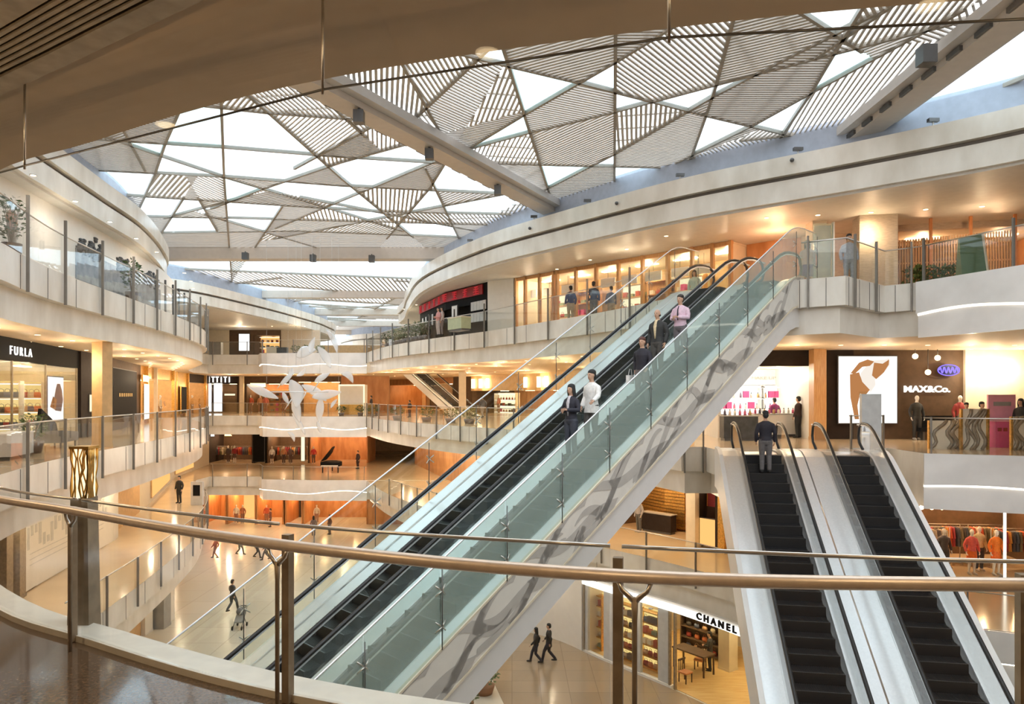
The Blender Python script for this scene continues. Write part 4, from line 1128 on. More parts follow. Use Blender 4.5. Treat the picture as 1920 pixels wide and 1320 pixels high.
def shelf(x, y, z, rz, w, h, n, label, m='wood', d=.4, backm=None, lit=False):
    t = thing('display_shelf', label, 'shelf', (x, y, z)); ca, sa = math.cos(rz), math.sin(rz)
    W = lambda a, b, c: (x + a * ca - b * sa, y + a * sa + b * ca, z + c)
    for s in (-1, 1):
        b = MB(); b.box(W(s * w / 2, 0, h / 2), (.05, d, h), rz); b.build('side_panel', m, t)
    b = MB(); b.box(W(0, d / 2, h / 2), (w, .03, h), rz); b.build('back_panel', backm or m, t)
    out = []
    for i in range(n):
        zz = .12 + (h - .2) * i / max(1, n - 1) if n > 1 else h * .5
        b = MB(); b.box(W(0, 0, zz), (w - .06, d, .04), rz); sh = b.build('shelf_board', m, t)
        if lit: b = MB(); b.box(W(0, -d / 2 + .03, zz - .03), (w - .1, .02, .015), rz); tag(b.build('light_line', 'light_strip', sh), 'glowing light line')
        if i < n - 1 or n == 1: out.append((W, zz + .022))
    return t, out
def fill(rows, w, protos, k, rz, label, cat, group, seed=1, dy=0.):
    r = random.Random(seed)
    for W, zz in rows:
        for i in range(k):
            p = W(-w / 2 + .12 + (w - .24) * (i + .5) / k + r.uniform(-.03, .03), dy, zz); r.choice(protos).put(p, rz + r.uniform(-.2, .2), label, cat, group)
def rack(x, y, z, rz, w, h, label, group, glabel, seed=1, n=None):
    t = thing('clothes_rack', label, 'rack', (x, y, z)); ca, sa = math.cos(rz), math.sin(rz); W = lambda a, b, c: (x + a * ca - b * sa, y + a * sa + b * ca, z + c)
    b = MB(); b.tube([W(-w / 2, 0, h), W(w / 2, 0, h)], .018, 8); b.build('rail', 'steel', t)
    for s in (-1, 1):
        b = MB(); b.tube([W(s * w / 2, 0, .03), W(s * w / 2, 0, h)], .018, 8); b.beam(W(s * w / 2, -.25, .02), W(s * w / 2, .25, .02), .04, .04); b.build('leg', 'steel', t)
    r = random.Random(seed); n = n or int(w / .16)
    for i in range(n): r.choice(CLOTH).put(W(-w / 2 + .12 + (w - .24) * (i + .5) / n, 0, h - .055), rz + PI / 2 + r.uniform(-.12, .12), glabel, 'clothes', group)
def table(x, y, z, rz, w, d, h, label, m='wood', name='display_table', cat='table'):
    t = thing(name, label, cat, (x, y, z)); ca, sa = math.cos(rz), math.sin(rz); W = lambda a, b, c: (x + a * ca - b * sa, y + a * sa + b * ca, z + c)
    b = MB(); b.box(W(0, 0, h - .03), (w, d, .06), rz); b.build('table_top', m, t)
    for sx in (-1, 1):
        for sy in (-1, 1):
            b = MB(); b.box(W(sx * (w / 2 - .06), sy * (d / 2 - .06), (h - .06) / 2), (.06, .06, h - .06), rz); b.build('leg', m, t)
    return t, W
def counter(x, y, z, rz, w, d, h, label, m='light_grey', topm='marble_bright', name='counter'):
    t = thing(name, label, 'counter', (x, y, z)); b = MB(); b.box((x, y, z + .05), (w - .08, d - .08, .1), rz); b.build('plinth', 'dark_steel', t)
    b = MB(); b.box((x, y, z + .1 + (h - .14) / 2), (w, d, h - .14), rz); b.build('body', m, t)
    b = MB(); b.box((x, y, z + h - .02), (w + .06, d + .06, .04), rz); b.build('worktop', topm, t); return t
def lightbox(path, p0, p1, z0, z1, label, off=-.12, face='screen_white', name='lightbox', frame='dark_steel', cat='lightbox'):
    a, b = sorted((hit(path, p0), hit(path, p1))); A = at_s(path, a); B = at_s(path, b); t_ = A[1]
    P = [(q[0][0] - t_[1] * off, q[0][1] + t_[0] * off) for q in (A, B)]
    t = thing(name, label, cat, ((P[0][0] + P[1][0]) / 2, (P[0][1] + P[1][1]) / 2, z0)); m = MB(); m.ribbon(P, 0, .09, z0, z1); m.build('frame', frame, t)
    m = MB(); u = ((P[1][0] - P[0][0]), (P[1][1] - P[0][1])); l = math.hypot(*u); u = (u[0] / l, u[1] / l); e = .04
    Q = [(P[0][0] + u[0] * e, P[0][1] + u[1] * e), (P[1][0] - u[0] * e, P[1][1] - u[1] * e)]
    m.ribbon(Q, -.012, 0.001, z0 + e, z1 - e); m.build('glowing_face', face, t)
    def W(f, z, o=-.02): return (P[0][0] + (P[1][0] - P[0][0]) * f - u[1] * o, P[0][1] + (P[1][1] - P[0][1]) * f + u[0] * o, z)
    return t, W, l
def flat_shape(mb, W, pts, th=.008, o=-.02, mi=0):
    """flat cut-out standing just off a panel; pts = (fraction along, z)"""
    n = len(pts); V = [W(f, z, o) for f, z in pts] + [W(f, z, o - th) for f, z in pts]
    tri = tessellate_polygon([[Vector((f * 4, z, 0)) for f, z in pts]])
    Fc = [tuple(t) for t in tri] + [tuple(n + i for i in t[::-1]) for t in tri] + [(i, (i + 1) % n, n + (i + 1) % n, n + i) for i in range(n)]
    mb.add(V, Fc, mi)
def sign(txt, path, px, z, size, m, label, off=-.2, depth=.02, bold=.0, sx=1., glyph_name='sign_lettering'):
    (x, y), a = sited(path, px, off); me = text_mesh(txt, size, depth, bold); me.materials.append(MATS[m])
    # stand the text upright, reading direction as seen from the atrium
    for v in me.vertices:
        X, Y, Z = v.co; v.co = (x + math.cos(a) * X * sx + math.sin(a) * Z, y + math.sin(a) * X * sx - math.cos(a) * Z, z + Y)
    o = bpy.data.objects.new(glyph_name, me); COL.objects.link(o); return tag(o, label, 'sign')
def column(x, y, z0, z1, wx, wy, m, rz=0., label='column'):
    mb = MB(); mb.box((x, y, (z0 + z1) / 2), (wx, wy, z1 - z0), rz); mb.box((x, y, z0 + .06), (wx + .03, wy + .03, .12), rz); return struct('column', mb, m)
def plant(x, y, z, h, r, label, n=46, pot=True, group=None, seed=1, flowers=0, m='leaf', name='potted_plant', potm='pot'):
    t = thing(name, label, 'plant', (x, y, z), group); rr = random.Random(seed); ph = h * .3 if pot else 0
    if pot:
        b = MB(); b.tube([(x, y, z), (x, y, z + ph), (x, y, z + ph)], [r * .45, r * .6, r * .5], 14); b.build('pot', potm, t)
    f = MB(); st_ = MB()
    for i in range(7):
        a = 2 * PI * i / 7; st_.tube([(x, y, z + ph), (x + math.cos(a) * r * .3, y + math.sin(a) * r * .3, z + ph + (h - ph) * .5), (x + math.cos(a) * r * .55, y + math.sin(a) * r * .55, z + ph + (h - ph) * .85)], [.012, .01, .005], 5)
    st_.build('stems', 'bronze', t)
    for i in range(n * 5):
        u = rr.uniform(-1, 1); a = rr.uniform(0, 2 * PI); q = rr.uniform(.45, 1) ** .6; c_ = math.sqrt(1 - u * u)
        p = Vector((x + math.cos(a) * c_ * q * r * .8, y + math.sin(a) * c_ * q * r * .8, z + ph + (h - ph) * (.52 + .46 * u * q)))
        d = Vector((math.cos(a) + rr.uniform(-.6, .6), math.sin(a) + rr.uniform(-.6, .6), rr.uniform(-.5, .9))).normalized() * rr.uniform(.10, .19); sd = d.cross(Vector((rr.uniform(-1, 1), rr.uniform(-1, 1), 1))).normalized() * d.length * .24
        f.add([p, p + d * .5 + sd, p + d, p + d * .5 - sd], [(0, 1, 2, 3)])
    f.build('foliage', m, t)
    for i in range(flowers):
        a = rr.uniform(0, 2 * PI); q = rr.uniform(.1, .9) * r; c = (x + math.cos(a) * q, y + math.sin(a) * q, z + h * rr.uniform(.75, 1.02)); b = MB()
        for k in range(5): b.ell((c[0] + .035 * math.cos(k * 1.257), c[1] + .035 * math.sin(k * 1.257), c[2]), (.03, .03, .016), 6, 4)
        b.build('flower', 'flower', t)
    return t
MAN = {}
def mannequin(x, y, z, yaw, top, bottom, label, group='mannequins in the shop windows', skirt=False):
    return person(label, x, y, z, yaw, 1.78, 'stand', 'down', top, bottom, None, skin='mannequin', name='mannequin', cat='mannequin', group=group, skirt=skirt, slim=.9, shoe=(.5, .48, .45))
H = 3.65
# ================================================================== level B, left
f, bk = shop(WLB, -70, 146, ZB, 2.92, H, 2.9, 'wall_cream', 'wall_cream', 'wall_black', 55, (1, .78, .42), 'wall_left', nl=3)
wallp(WLB, 146, 179, ZB, H, 'wall_dark', -.12, .2, 'wall_left')
(x, y), a = sited(WLB, 30, -.07)
sign('F U R L A', WLB, 40, 3.10, .40, 'sign_white', 'white capital letters on the black shop header at far left', -.16, .015, .0, 1.2)
g = MB(); s_ = sub(WLB, hit(WLB, -60), hit(WLB, 144)); g.ribbon(s_, -.02, .0, .12, 2.9)
t = thing('window_1', 'plate glass shop window below the black header at left', None, (s_[0][0], s_[0][1], 0)); t['kind'] = 'structure'
g.build('pane', 'glass', t)
for px in (-55, 22, 85, 143):
    (x, y), a = sited(WLB, px, 0); m = MB(); m.box((x, y, 1.5), (.06, .06, 2.9), a); m.build('mullion', 'bronze', t)
back = offset(WLB, 2.7)
for i, (px, lab) in enumerate(((14, 'lit display shelf leftmost in the handbag shop at left'), (58, 'lit display shelf left of the tall poster in the handbag shop'))):
    (x, y), a = sited(WLB, px, .8); a = .25; sh, rows = shelf(x, y, 0, a, .85, 2.3, 5, lab, 'wall_cream', .35, 'panel_yellow', True)
    fill(rows, .85, BAGS, 3, a, 'small handbag on the lit shelves of the handbag shop at left', 'bag', 'handbags on the lit shelves at left', i)
t, W, l = lightbox(offset(WLB, .30), 89, 119, .75, 2.55, 'tall glowing poster with a dark figure in the handbag shop window', 0, 'screen_white', 'lit_poster')
m = MB(); flat_shape(m, W, [(.42, 1.2), (.8, 1.15), (.92, 1.6), (.85, 2.0), (.72, 2.25), (.55, 2.25), (.45, 2.0), (.35, 1.6)]); m.build('printed_figure', 'print_dark', t)
m = MB(); flat_shape(m, W, [(.10, 1.35), (.42, 1.22), (.5, 1.62), (.28, 1.75)], o=-.03); m.build('printed_bag', 'print_skin', t)
lightbox(WLB, 160, 177, 1.05, 1.85, 'small square lit display in the dark pillar beside the handbag shop', -.16, 'panel_cream', 'display_window')
(x, y), a = sited(WLB, 20, -1.1); counter(x, y, 0, a, 1.6, .6, .75, 'low grey counter in front of the handbag shop')
# black lounge bench with a sloping back, plants beside it
(x, y), a = sited(WLB, 108, -.9)
t = thing('lounge_bench', 'black sloping lounge bench below the tall poster', 'bench', (x, y, 0)); ca, sa = math.cos(a), math.sin(a); Wb = lambda u, v, z: (x + u * ca - v * sa, y + u * sa + v * ca, z)
m = MB(); m.hexa([Wb(-.9, -.4, .2), Wb(.9, -.4, .2), Wb(.9, .4, .2), Wb(-.9, .4, .2), Wb(-.9, -.4, .62), Wb(.9, -.4, .5), Wb(.9, .4, .5), Wb(-.9, .4, .62)]); m.build('seat', 'mid_grey', t)
m = MB(); m.hexa([Wb(-.9, .25, .6), Wb(.9, .25, .5), Wb(.9, .4, .5), Wb(-.9, .4, .6), Wb(-.6, .3, 1.35), Wb(.9, .3, .8), Wb(.9, .4, .8), Wb(-.6, .4, 1.35)]); m.build('backrest', 'wall_black', t)
for u in (-.8, .8):
    for v in (-.32, .32):
        m = MB(); m.tube([Wb(u, v, 0), Wb(u, v, .2)], .03, 8); m.build('leg', 'dark_steel', t)
(x, y), a = sited(WLB, 62, -1.0); plant(x, y, 0, 1.25, .5, 'dark leafy plant in a pot left of the black lounge bench', 40, seed=4)
cx_, cy_ = plan(191.5, 25.0); column(cx_, cy_, 0, H, .40, .5, 'wall_warm', 1.2)
wallp(WLB, 179, 262, ZB, H, 'wall_brown', -.05, .2, 'wall_left')
wallp(WLB, 182, 205, 0, H, 'wall_dark', -.1, .05, 'wall_left')
t, W, l = lightbox(WLB, 207, 252, .55, 3.2, 'black glossy shop panel with a faint red glow and small pale strokes', -.12, 'wall_black', 'advert_wall')
m = MB(); r_ = random.Random(2)
for i in range(7): m.add(*(lambda P: (P, [(0, 1, 2, 3), (7, 6, 5, 4), (0, 4, 5, 1), (1, 5, 6, 2), (2, 6, 7, 3), (3, 7, 4, 0)]))([W(.22 + i * .085 + d, zz, o) for o in (-.018, -.03) for d, zz in ((0, 1.72), (.03, 1.72), (.03, 1.9), (0, 1.9))]))
m.build('small_lettering', 'panel_amber', t)
# gold fronted shops further along
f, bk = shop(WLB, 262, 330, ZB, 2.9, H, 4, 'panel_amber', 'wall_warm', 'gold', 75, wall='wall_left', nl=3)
f, bk = shop(WLB, 350, 392, ZB, 2.9, H, 4, 'wall_orange', 'wall_warm', 'wall_dark', 75, wall='wall_left', nl=2)
wallp(WLB, 330, 350, ZB, H, 'gold', -.1, .2, 'wall_left')
for px, m_, lab in ((264, 'screen_white', 'slim white lit panel at the corner of the gold shop at left'), (336.5, 'wall_black', 'tall black doorway panel in the gold shop front')):
    lightbox(WLB, px - 4, px + 6, .25, 2.5, lab, -.3, m_, 'lightbox' if px < 300 else 'doorway', 'gold')
lightbox(WLB, 258, 269, 2.62, 3.05, 'small amber lamp box over the slim white panel', -.3, 'lamp_amber', 'lamp_box', 'gold')
for px in (275, 292, 325, 352, 385):
    (x, y), a = sited(WLB, px, -.15); column(x, y, 0, H, .22, .22, 'gold' if px != 292 else 'wall_cream', a)
(x, y), a = sited(WLB, 300, 1.6); shelf(x, y, 0, a, 2.6, 2.4, 4, 'gold shelf inside the gold fronted shop at left', 'gold', .5, 'panel_cream')
for i, (px, o, tp, lab) in enumerate(((300, .6, (.62, .5, .32), 'pale dressed mannequin leftmost in the gold fronted shop'), (310, .8, (.45, .3, .2), 'brown dressed mannequin second in the gold fronted shop'), (322, .6, (.65, .5, .35), 'pale dressed mannequin beside the gold pillar'), (360, .8, (.6, .35, .12), 'orange dressed mannequin beyond the black doorway'), (376, .8, (.5, .3, .1), 'tan dressed mannequin near the far corner of the left shops'))):
    (x, y), a = sited(WLB, px, o); mannequin(x, y, 0, a + PI, tp, (.3, .2, .12), lab)
# ================================================================== level B, far bridge
f, bk = shop(FB, 372, 447, ZB, 2.9, H, 4, 'wall_brown', 'wall_dark', 'wall_dark', 90, wall='wall_far', nl=2)
for p0, p1, lab in ((378, 386, 'narrow white lit window at the left end of the far bridge shops'), (389, 398, 'pale green white lit window second on the far bridge'), (401, 418, 'broad white lit window on the far bridge')):
    lightbox(FB, p0, p1, .1, 3.0, lab, -.1, 'screen_white', 'lightbox')
r_ = random.Random(8); t = thing('sign_lettering', 'row of glowing pale letters over the white lit windows of the far bridge', 'sign', (-29, 71.6, 3.0))
for i in range(6):
    (x, y), a = sited(FB, 392 + i * 7.6, -.2); m = MB(); m.box((x, y, 3.32), (.11, .06, .56))
    if i in (1, 2, 4): m.box((x, y, 3.57), (.32, .06, .1))
    m.build('letter', 'sign_white', t)
lightbox(FB, 421, 442, 1.7, 1.95, 'thin horizontal light bar in the dark shop on the far bridge', -.1, 'panel_cream', 'light_bar')
(x, y), a = sited(FB, 453.5, -.6); column(x, y, 0, H, .36, .36, 'wall_cream')
wallp(FB, 447, 460, ZB, H, 'wall_brown', -.05, .2, 'wall_far')
f, bk = shop(FB, 460, 545, ZB, 2.9, H, 4, 'wall_orange', 'wall_brown', 'wall_brown', 80, (1, .62, .3), wall='wall_far', nl=3)
f, bk = shop(FB, 545, 640, ZB, 3.1, H, 4, 'wall_warm', 'wall_brown', 'wall_brown', 70, (1, .62, .3), wall='wall_far', nl=3)
wallp(FB, 640, 730, ZB, H, 'wall_orange', -.05, .2, 'wall_far')
lightbox(FB, 470, 500, 2.55, 3.0, 'gold lit fascia light over the orange shop on the far bridge', -.2, 'lamp_amber', 'lamp_box')
for i, (px, tp, lab) in enumerate(((470, (.5, .1, .05), 'red dressed mannequin left in the orange shop on the far bridge'), (488, (.6, .3, .15), 'tan dressed mannequin in the orange shop on the far bridge'), (498, (.65, .2, .15), 'coral dressed mannequin in the orange shop on the far bridge'), (532, (.2, .1, .08), 'dark dressed mannequin in the orange shop on the far bridge'))):
    (x, y), a = sited(FB, px, .8); mannequin(x, y, 0, PI, tp, (.25, .12, .08), lab)
(x, y), a = sited(FB, 520, 2.2); sh, rows = shelf(x, y, 0, 0, 3, 2.3, 5, 'wooden shelf of boxes in the orange shop on the far bridge', 'wood'); fill(rows, 3, BOXES, 5, 0, 'coloured box on the wooden shelf of the far bridge shop', 'box', 'boxes on the far bridge shelf', 3)
# white kiosk with framed panels right of the sculpture
kx, ky = plan(662, 64)
t = thing('kiosk', 'white panelled kiosk with cream frame on the far bridge right of the sculpture', 'kiosk', (kx, ky, 0))
m = MB(); m.box((kx, ky, 1.35), (2.3, 1.2, 2.7)); m.build('body', 'wall_white', t)
for dx in (-1.1, 1.1): m = MB(); m.box((kx + dx, ky - .62, 1.35), (.12, .06, 2.7)); m.build('frame_post', 'panel_cream', t)
m = MB(); m.box((kx, ky - .62, 2.66), (2.3, .06, .12)); m.build('frame_beam', 'panel_cream', t)
m = MB(); m.box((kx, ky - .62, .5), (2.0, .04, .9)); m.build('lower_panel', 'gold', t)
for px, s in ((640, 11), (676, 12)):
    x, y = plan(px, 62.5); plant(x, y, 0, .9, .45, 'low green plant at the %s foot of the white kiosk' % ('left' if s == 11 else 'right'), 34, seed=s)
# ================================================================== level B, middle right (deep plaza)
f, bk = shop(WRB, 730, 800, ZB, 2.95, H, 5, 'wall_orange', 'wall_orange', 'wall_orange', 130, (1, .6, .28), wall='wall_right', nl=2)
wallp(WRB, 690, 730, ZB, H, 'wall_orange', 0, .2, 'wall_right')
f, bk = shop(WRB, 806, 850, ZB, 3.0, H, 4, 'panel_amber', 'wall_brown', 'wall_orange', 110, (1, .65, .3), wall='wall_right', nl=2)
wallp(WRB, 850, 884, ZB, H, 'wall_brown', 0, .2, 'wall_right'); wallp(WRB, 800, 806, ZB, H, 'wall_warm', 0, .2, 'wall_right')
f, bk = shop(WRB, 884, 1060, ZB, 2.2, H, 5, 'wall_orange', 'wall_brown', 'wall_warm', 140, (1, .66, .34), wall='wall_right', nl=4)
wallp(WRB, 1060, 1150, ZB, H, 'wall_warm', 0, .2, 'wall_right'); wallp(WRB, 1150, 1345, ZB, H, 'wall_warm', 0, .2, 'wall_right')
for i, px in enumerate((887, 901, 914, 985, 1010, 1024)):
    (x, y), a = sited(WRB, px, -.25); t = thing('wall_lamp', 'upright glowing wall lamp above the shop entrance on the middle level', 'lamp', (x, y, 2.45), 'wall lamps over the middle level shops')
    m = MB(); m.tube([(x, y, 2.45), (x, y, 3.35)], .17, 10); m.build('glowing_tube', 'light_warm', t); m = MB(); m.box((x, y + .14, 2.5), (.2, .2, .12)); m.build('wall_bracket', 'gold', t)
    if i in (1, 4): lamp(x, y - .7, 2.9, 120, (1, .75, .42))
column(*plan(867, 58), 0, H, .55, .55, 'wall_cream')
for px, o, tp, lab in ((815, .8, (.8, .75, .6), 'white dressed mannequin leftmost in the amber window on the middle level'), (822, .9, (.75, .65, .5), 'cream dressed mannequin beside the white one in the amber window'), (893, .9, (.6, .45, .3), 'tan mannequin at the doorway under the wall lamps'), (935, 1., (.65, .3, .2), 'coral mannequin deep in the shop under the wall lamps')):
    (x, y), a = sited(WRB, px, o); mannequin(x, y, 0, a + PI, tp, (.3, .2, .14), lab)
(x, y), a = sited(WRB, 950, 2.5); sh, rows = shelf(x, y, 0, a, 4, 2.0, 4, 'long lit shelf in the shop under the wall lamps', 'wall_cream', .5, 'panel_cream', True)
fill(rows, 4, BOXES + BAGS, 7, a, 'bag or box on the long shelf under the wall lamps', 'goods', 'goods on the shelf under the wall lamps', 6)
# small escalator behind, going up to the left
EK = Esc((-10.7, 66, ZA), (.72, -.69), (.69, .72), ZA); 
escalator(EK, .1, 1.1, 'escalator', 'small distant escalator with pale sides on the middle level', None, (-.3, 0), (1.2, 1.5), t_end=10.0, stepm='step_black', glassm='glass')
# seats and greenery along the middle balcony
for i, (px, D) in enumerate(((700, 57.5), (745, 50.5), (800, 47.5), (845, 45.0), (880, 43.8))):
    x, y = plan(px, D + 1.2); plant(x, y, 0, 1.0, .6, 'low bushy plant in a dark pot, ' + ('first', 'second', 'third', 'fourth', 'fifth')[i] + ' from the left along the middle balcony', 40, seed=20 + i)
for i, (px, D) in enumerate(((772, 56), (820, 53))):
    x, y = plan(px, D); table(x, y, 0, .5, 1.4, .8, .75, 'wooden cafe table, %s one on the middle level plaza' % ('left' if i == 0 else 'right'), 'wood', 'cafe_table')
# ================================================================== level B, right: cosmetics, lightbox, fashion front
CP = [(8.3, 29.9), (12.5, 29.6)]
f, bk = shop(CP, 1345, 1524, ZB, 3.0, H, 5.2, 'wall_white', 'wall_white', 'wall_dark', 90, (1, .88, .7), wall='wall_right', nl=3, lightm='light_white')
backb = offset(WRB, 5.6)
sign('MAKE UP FOR EVER', [(7, 34.2), (20, 34.2)], 1458, 2.55, .19, 'grey', 'small spaced grey letters above the lit shelves of the cosmetics shop', 0, .01, 0, 1.5)
m = MB(); m.box((12.3, 34.42, 2.72), (5.6, .12, .85)); tag(m.build('wall_sign_board', 'wall_white'), 'white sign board over the cosmetics shelves', 'sign')
for i, (X, lab) in enumerate(((10.6, 'white lit cosmetics shelf at left behind the man on the escalator'), (12.85, 'white lit cosmetics shelf beside the wood pillar'))):
    sh, rows = shelf(X, 33.9, 0, 0, 2.4, 2.25, 5, lab, 'wall_white', .45, 'screen_white', True)
    fill(rows, 2.4, BOTT + BOXES[:2], 8, 0, 'small bottle or box on the lit cosmetics shelves', 'cosmetics', 'cosmetics on the lit shelves', 30 + i)
for i, (px, D) in enumerate(((1385, 28.6), (1440, 31.2), (1476, 31.6))):
    x, y = plan(px, D); lab = ('left', 'middle', 'right')[i]
    counter(x, y, 0, 0, 1.35, .6, 1.0, ('dark blue' if i == 0 else 'white') + ' cosmetics counter, the %s one of three' % lab, 'ink' if i == 0 else 'wall_white', 'grey')
    for k in range(6): R.choice(BOTT).put((x - .55 + .2 * k, y, 1.001), 0, 'small cosmetics bottle standing on the low counters before the lit shelves', 'bottle', 'bottles on the cosmetics counters')
cx_, cy_ = plan(1533, 29.1); column(cx_, cy_, 0, H, .50, .5, 'wood')
wallp(WRB, 1524, 1600, ZB, H, 'wall_dark', -.02, .2, 'wall_right')
wallp(WRB, 1600, 1806, ZB, H, 'wall_brown', 0, .2, 'wall_right')
t, W, l = lightbox(WRB, 1567, 1679, .62, 3.42, 'big glowing poster of a person bending over, between wood pillar and brown wall', -.18, 'screen_white', 'lit_poster')
def pp(px, py): return ((px - 1567) / 112, 1.82 - (py - 740) / F * 29.4)
m = MB(); flat_shape(m, W, [pp(*p) for p in ((1609, 700), (1628, 676), (1655, 674), (1662, 671), (1664, 684), (1650, 702), (1636, 712), (1637, 722), (1628, 735), (1610, 716))]); m.build('printed_shirt', 'print_white', t)
m = MB(); flat_shape(m, W, [pp(*p) for p in ((1589, 702), (1606, 698), (1612, 716), (1626, 731), (1618, 741), (1608, 738), (1603, 760), (1606, 786), (1598, 786), (1590, 745))], o=-.03); m.build('printed_trousers', 'print_skin', t)
m = MB(); flat_shape(m, W, [pp(*p) for p in ((1634, 680), (1650, 682), (1662, 674), (1661, 684), (1652, 698), (1638, 711), (1630, 704))], o=-.035)
flat_shape(m, W, [pp(*p) for p in ((1606, 680), (1622, 674), (1634, 678), (1626, 686), (1612, 688), (1598, 701), (1590, 700))], o=-.034); m.build('printed_hair', 'print_skin', t)
sign('MAX&Co.', WRB, 1738, 1.93, .36, 'sign_white', 'white glowing letters on the brown wall right of the big poster', -.1, .02, .012, 1.25)
# blue neon cloud and ceiling spots in the brown shop
(x, y), a = sited(WRB, 1778, -.25)
t = thing('neon_sign', 'small violet blue neon cloud sign at the top right of the brown wall', 'sign', (x, y, 2.6)); m = MB(); m.ell((x, y + .05, 2.82), (.44, .04, .22), 16, 8); m.build('back_plate', 'ink', t)
m = MB(); pts = [(x - .4 + .8 * i / 40, y - .05, 2.82 + .12 * math.sin(i * .75)) for i in range(41)]; m.tube(pts, .022, 6); m.tube([(x + .44 * math.cos(i * .21), y - .03, 2.82 + .22 * math.sin(i * .21)) for i in range(31)], .018, 6); m.build('neon_tube', 'sign_blue', t)
for i, (px, py) in enumerate(((1716, 668), (1758, 671), (1740, 698))):
    (x, y), a = sited(WRB, px, -.5); z = zof(py, y); t = thing('spot_lamp', 'small glowing ceiling spot in front of the brown wall', 'lamp', (x, y, z), 'ceiling spots over the brown wall'); m = MB(); m.ell((x, y, z), (.11, .11, .11)); m.build('bulb', 'light_warm', t); m = MB(); m.tube([(x, y, z + .1), (x, y, H)], .015, 6); m.build('stem', 'dark_steel', t)
for i, (px, tp, lab) in enumerate(((1719, (.02, .02, .02), 'black dressed mannequin left of the seats before the brown wall'), (1800, (.3, .04, .04), 'red dressed mannequin right of the seats before the brown wall'))):
    (x, y), a = sited(WRB, px, -.6); mannequin(x, y, 0, PI, tp, (.03, .03, .03), lab)
(x, y), a = sited(WRB, 1755, -.7); t = thing('bench', 'low black bench against the brown wall below the white letters', 'bench', (x, y, 0)); m = MB(); m.box((x, y, .42), (1.5, .5, .16)); m.build('seat', 'wall_black', t); m = MB(); m.box((x, y + .22, .72), (1.5, .1, .5)); m.build('backrest', 'wall_black', t)
for u in (-.6, .6): m = MB(); m.box((x + u, y, .17), (.08, .4, .34)); m.build('leg', 'dark_steel', t)
wallp(WRB, 1806, 2010, ZB, H, 'wall_cream', -.15, .2, 'wall_right')
# cream slot-lit soffit edge, pillar sign, bench, lattice screens, pink booth
x, y = plan(1632, 22.9); t = thing('directory_pillar', 'tall grey metal directory pillar beside the right escalator', 'sign', (x, y, 0)); m = MB(); m.box((x, y, .92), (.62, .16, 1.84)); m.build('panel', 'light_grey', t); m = MB(); m.box((x, y, .03), (.74, .3, .06)); m.build('base', 'steel', t)
m = MB(); m.box((x, y, 1.87), (.64, .18, .1)); m.build('glass_cap', 'glass_green', t)
def lattice(px0, px1, D, h, label, seed):
    x0, y = plan(px0, D); x1, _ = plan(px1, D); t = thing('lattice_screen', label, 'screen', ((x0 + x1) / 2, y, 0)); r = random.Random(seed); m = MB(); m.box(((x0 + x1) / 2, y + .06, h / 2), (x1 - x0, .04, h)); m.build('cream_back', 'wall_cream', t); m = MB()
    for i in range(5):
        u = x0 + (x1 - x0) * r.random(); v = x0 + (x1 - x0) * r.random(); q = [(u + (v - u) * k / 8 + .12 * math.sin(k), y + .02, h * k / 8) for k in range(9)]; m.tube([(max(x0, min(x1, a)), b, c) for a, b, c in q], .055, 6)
    m.build('branch_lattice', 'bronze', t)
    m = MB(); m.box((x0, y, h / 2), (.06, .1, h)); m.box((x1, y, h / 2), (.06, .1, h)); m.build('frame', 'gold', t)
lattice(1742, 1800, 24.2, .95, 'low cream screen with branch lattice left of the seated people', 5)
lattice(1802, 1852, 23.8, 1.35, 'taller cream screen with branch lattice in front of the seated people', 6)
lattice(1896, 1935, 23.6, 1.1, 'cream lattice screen right of the pink booth', 7)
x, y = plan(1881, 25.0); t = thing('booth', 'bright pink promotional booth with paler pink sign board', 'booth', (x, y, 0))
m = MB(); m.box((x, y, .45), (.85, .5, .9)); m.build('counter_body', 'pink', t); m = MB(); m.box((x, y + .1, 1.36), (.95, .08, .92)); m.build('sign_board', 'pink_pale', t); m = MB(); m.box((x, y - .02, .92), (.95, .6, .05)); m.build('counter_top', 'pink_pale', t)
for i in range(4): m = MB(); m.box((x - .3 + .2 * i, y - .26, .62), (.13, .02, .12)); m.build('printed_patch', 'red', t)
m = MB(); m.box((x, y + .05, 1.5), (.6, .02, .14)); m.build('printed_line', 'sign_blue' if False else 'grey', t)
# ================================================================== level A, left: white wall with the ink mural
zt = 8.1
wallp(WLA, -60, 386, ZA, zt, 'wall_white', 0, .2, 'wall_left')
mp_ = sub(WLA, hit(WLA, 141), hit(WLA, 300)); t = thing('mural', 'dark grey ink landscape mural with black branches on the white upper left wall', 'mural', (mp_[0][0], mp_[0][1], ZA))
m = MB(); m.ribbon(mp_, -.03, -.005, ZA, ZA + 1.72); m.build('ink_wash', 'ink_grey', t)
Lm = lens(mp_)[-1]; r_ = random.Random(9); br = MB()
for k in range(3):
    s0 = Lm * (.03 + .33 * k); 
    for j in range(9):
        s = s0 + r_.uniform(0, 2.2); z = ZA + 1.6; pts = []
        for i in range(6):
            p, tg = at_s(mp_, max(0, min(Lm, s))); pts.append((p[0] + tg[1] * .035, p[1] - tg[0] * .035, z)); s += r_.uniform(-.1, .35); z += r_.uniform(.0, .18)
        br.tube(pts, [.045, .05, .035, .03, .02, .012], 5)
        for q in pts[2:]:
            for e in range(3): br.ell((q[0], q[1], q[2] + r_.uniform(-.1, .15)), (.03, r_.uniform(.08, .2), r_.uniform(.04, .09)), 8, 5)
br.build('branches', 'ink', t)
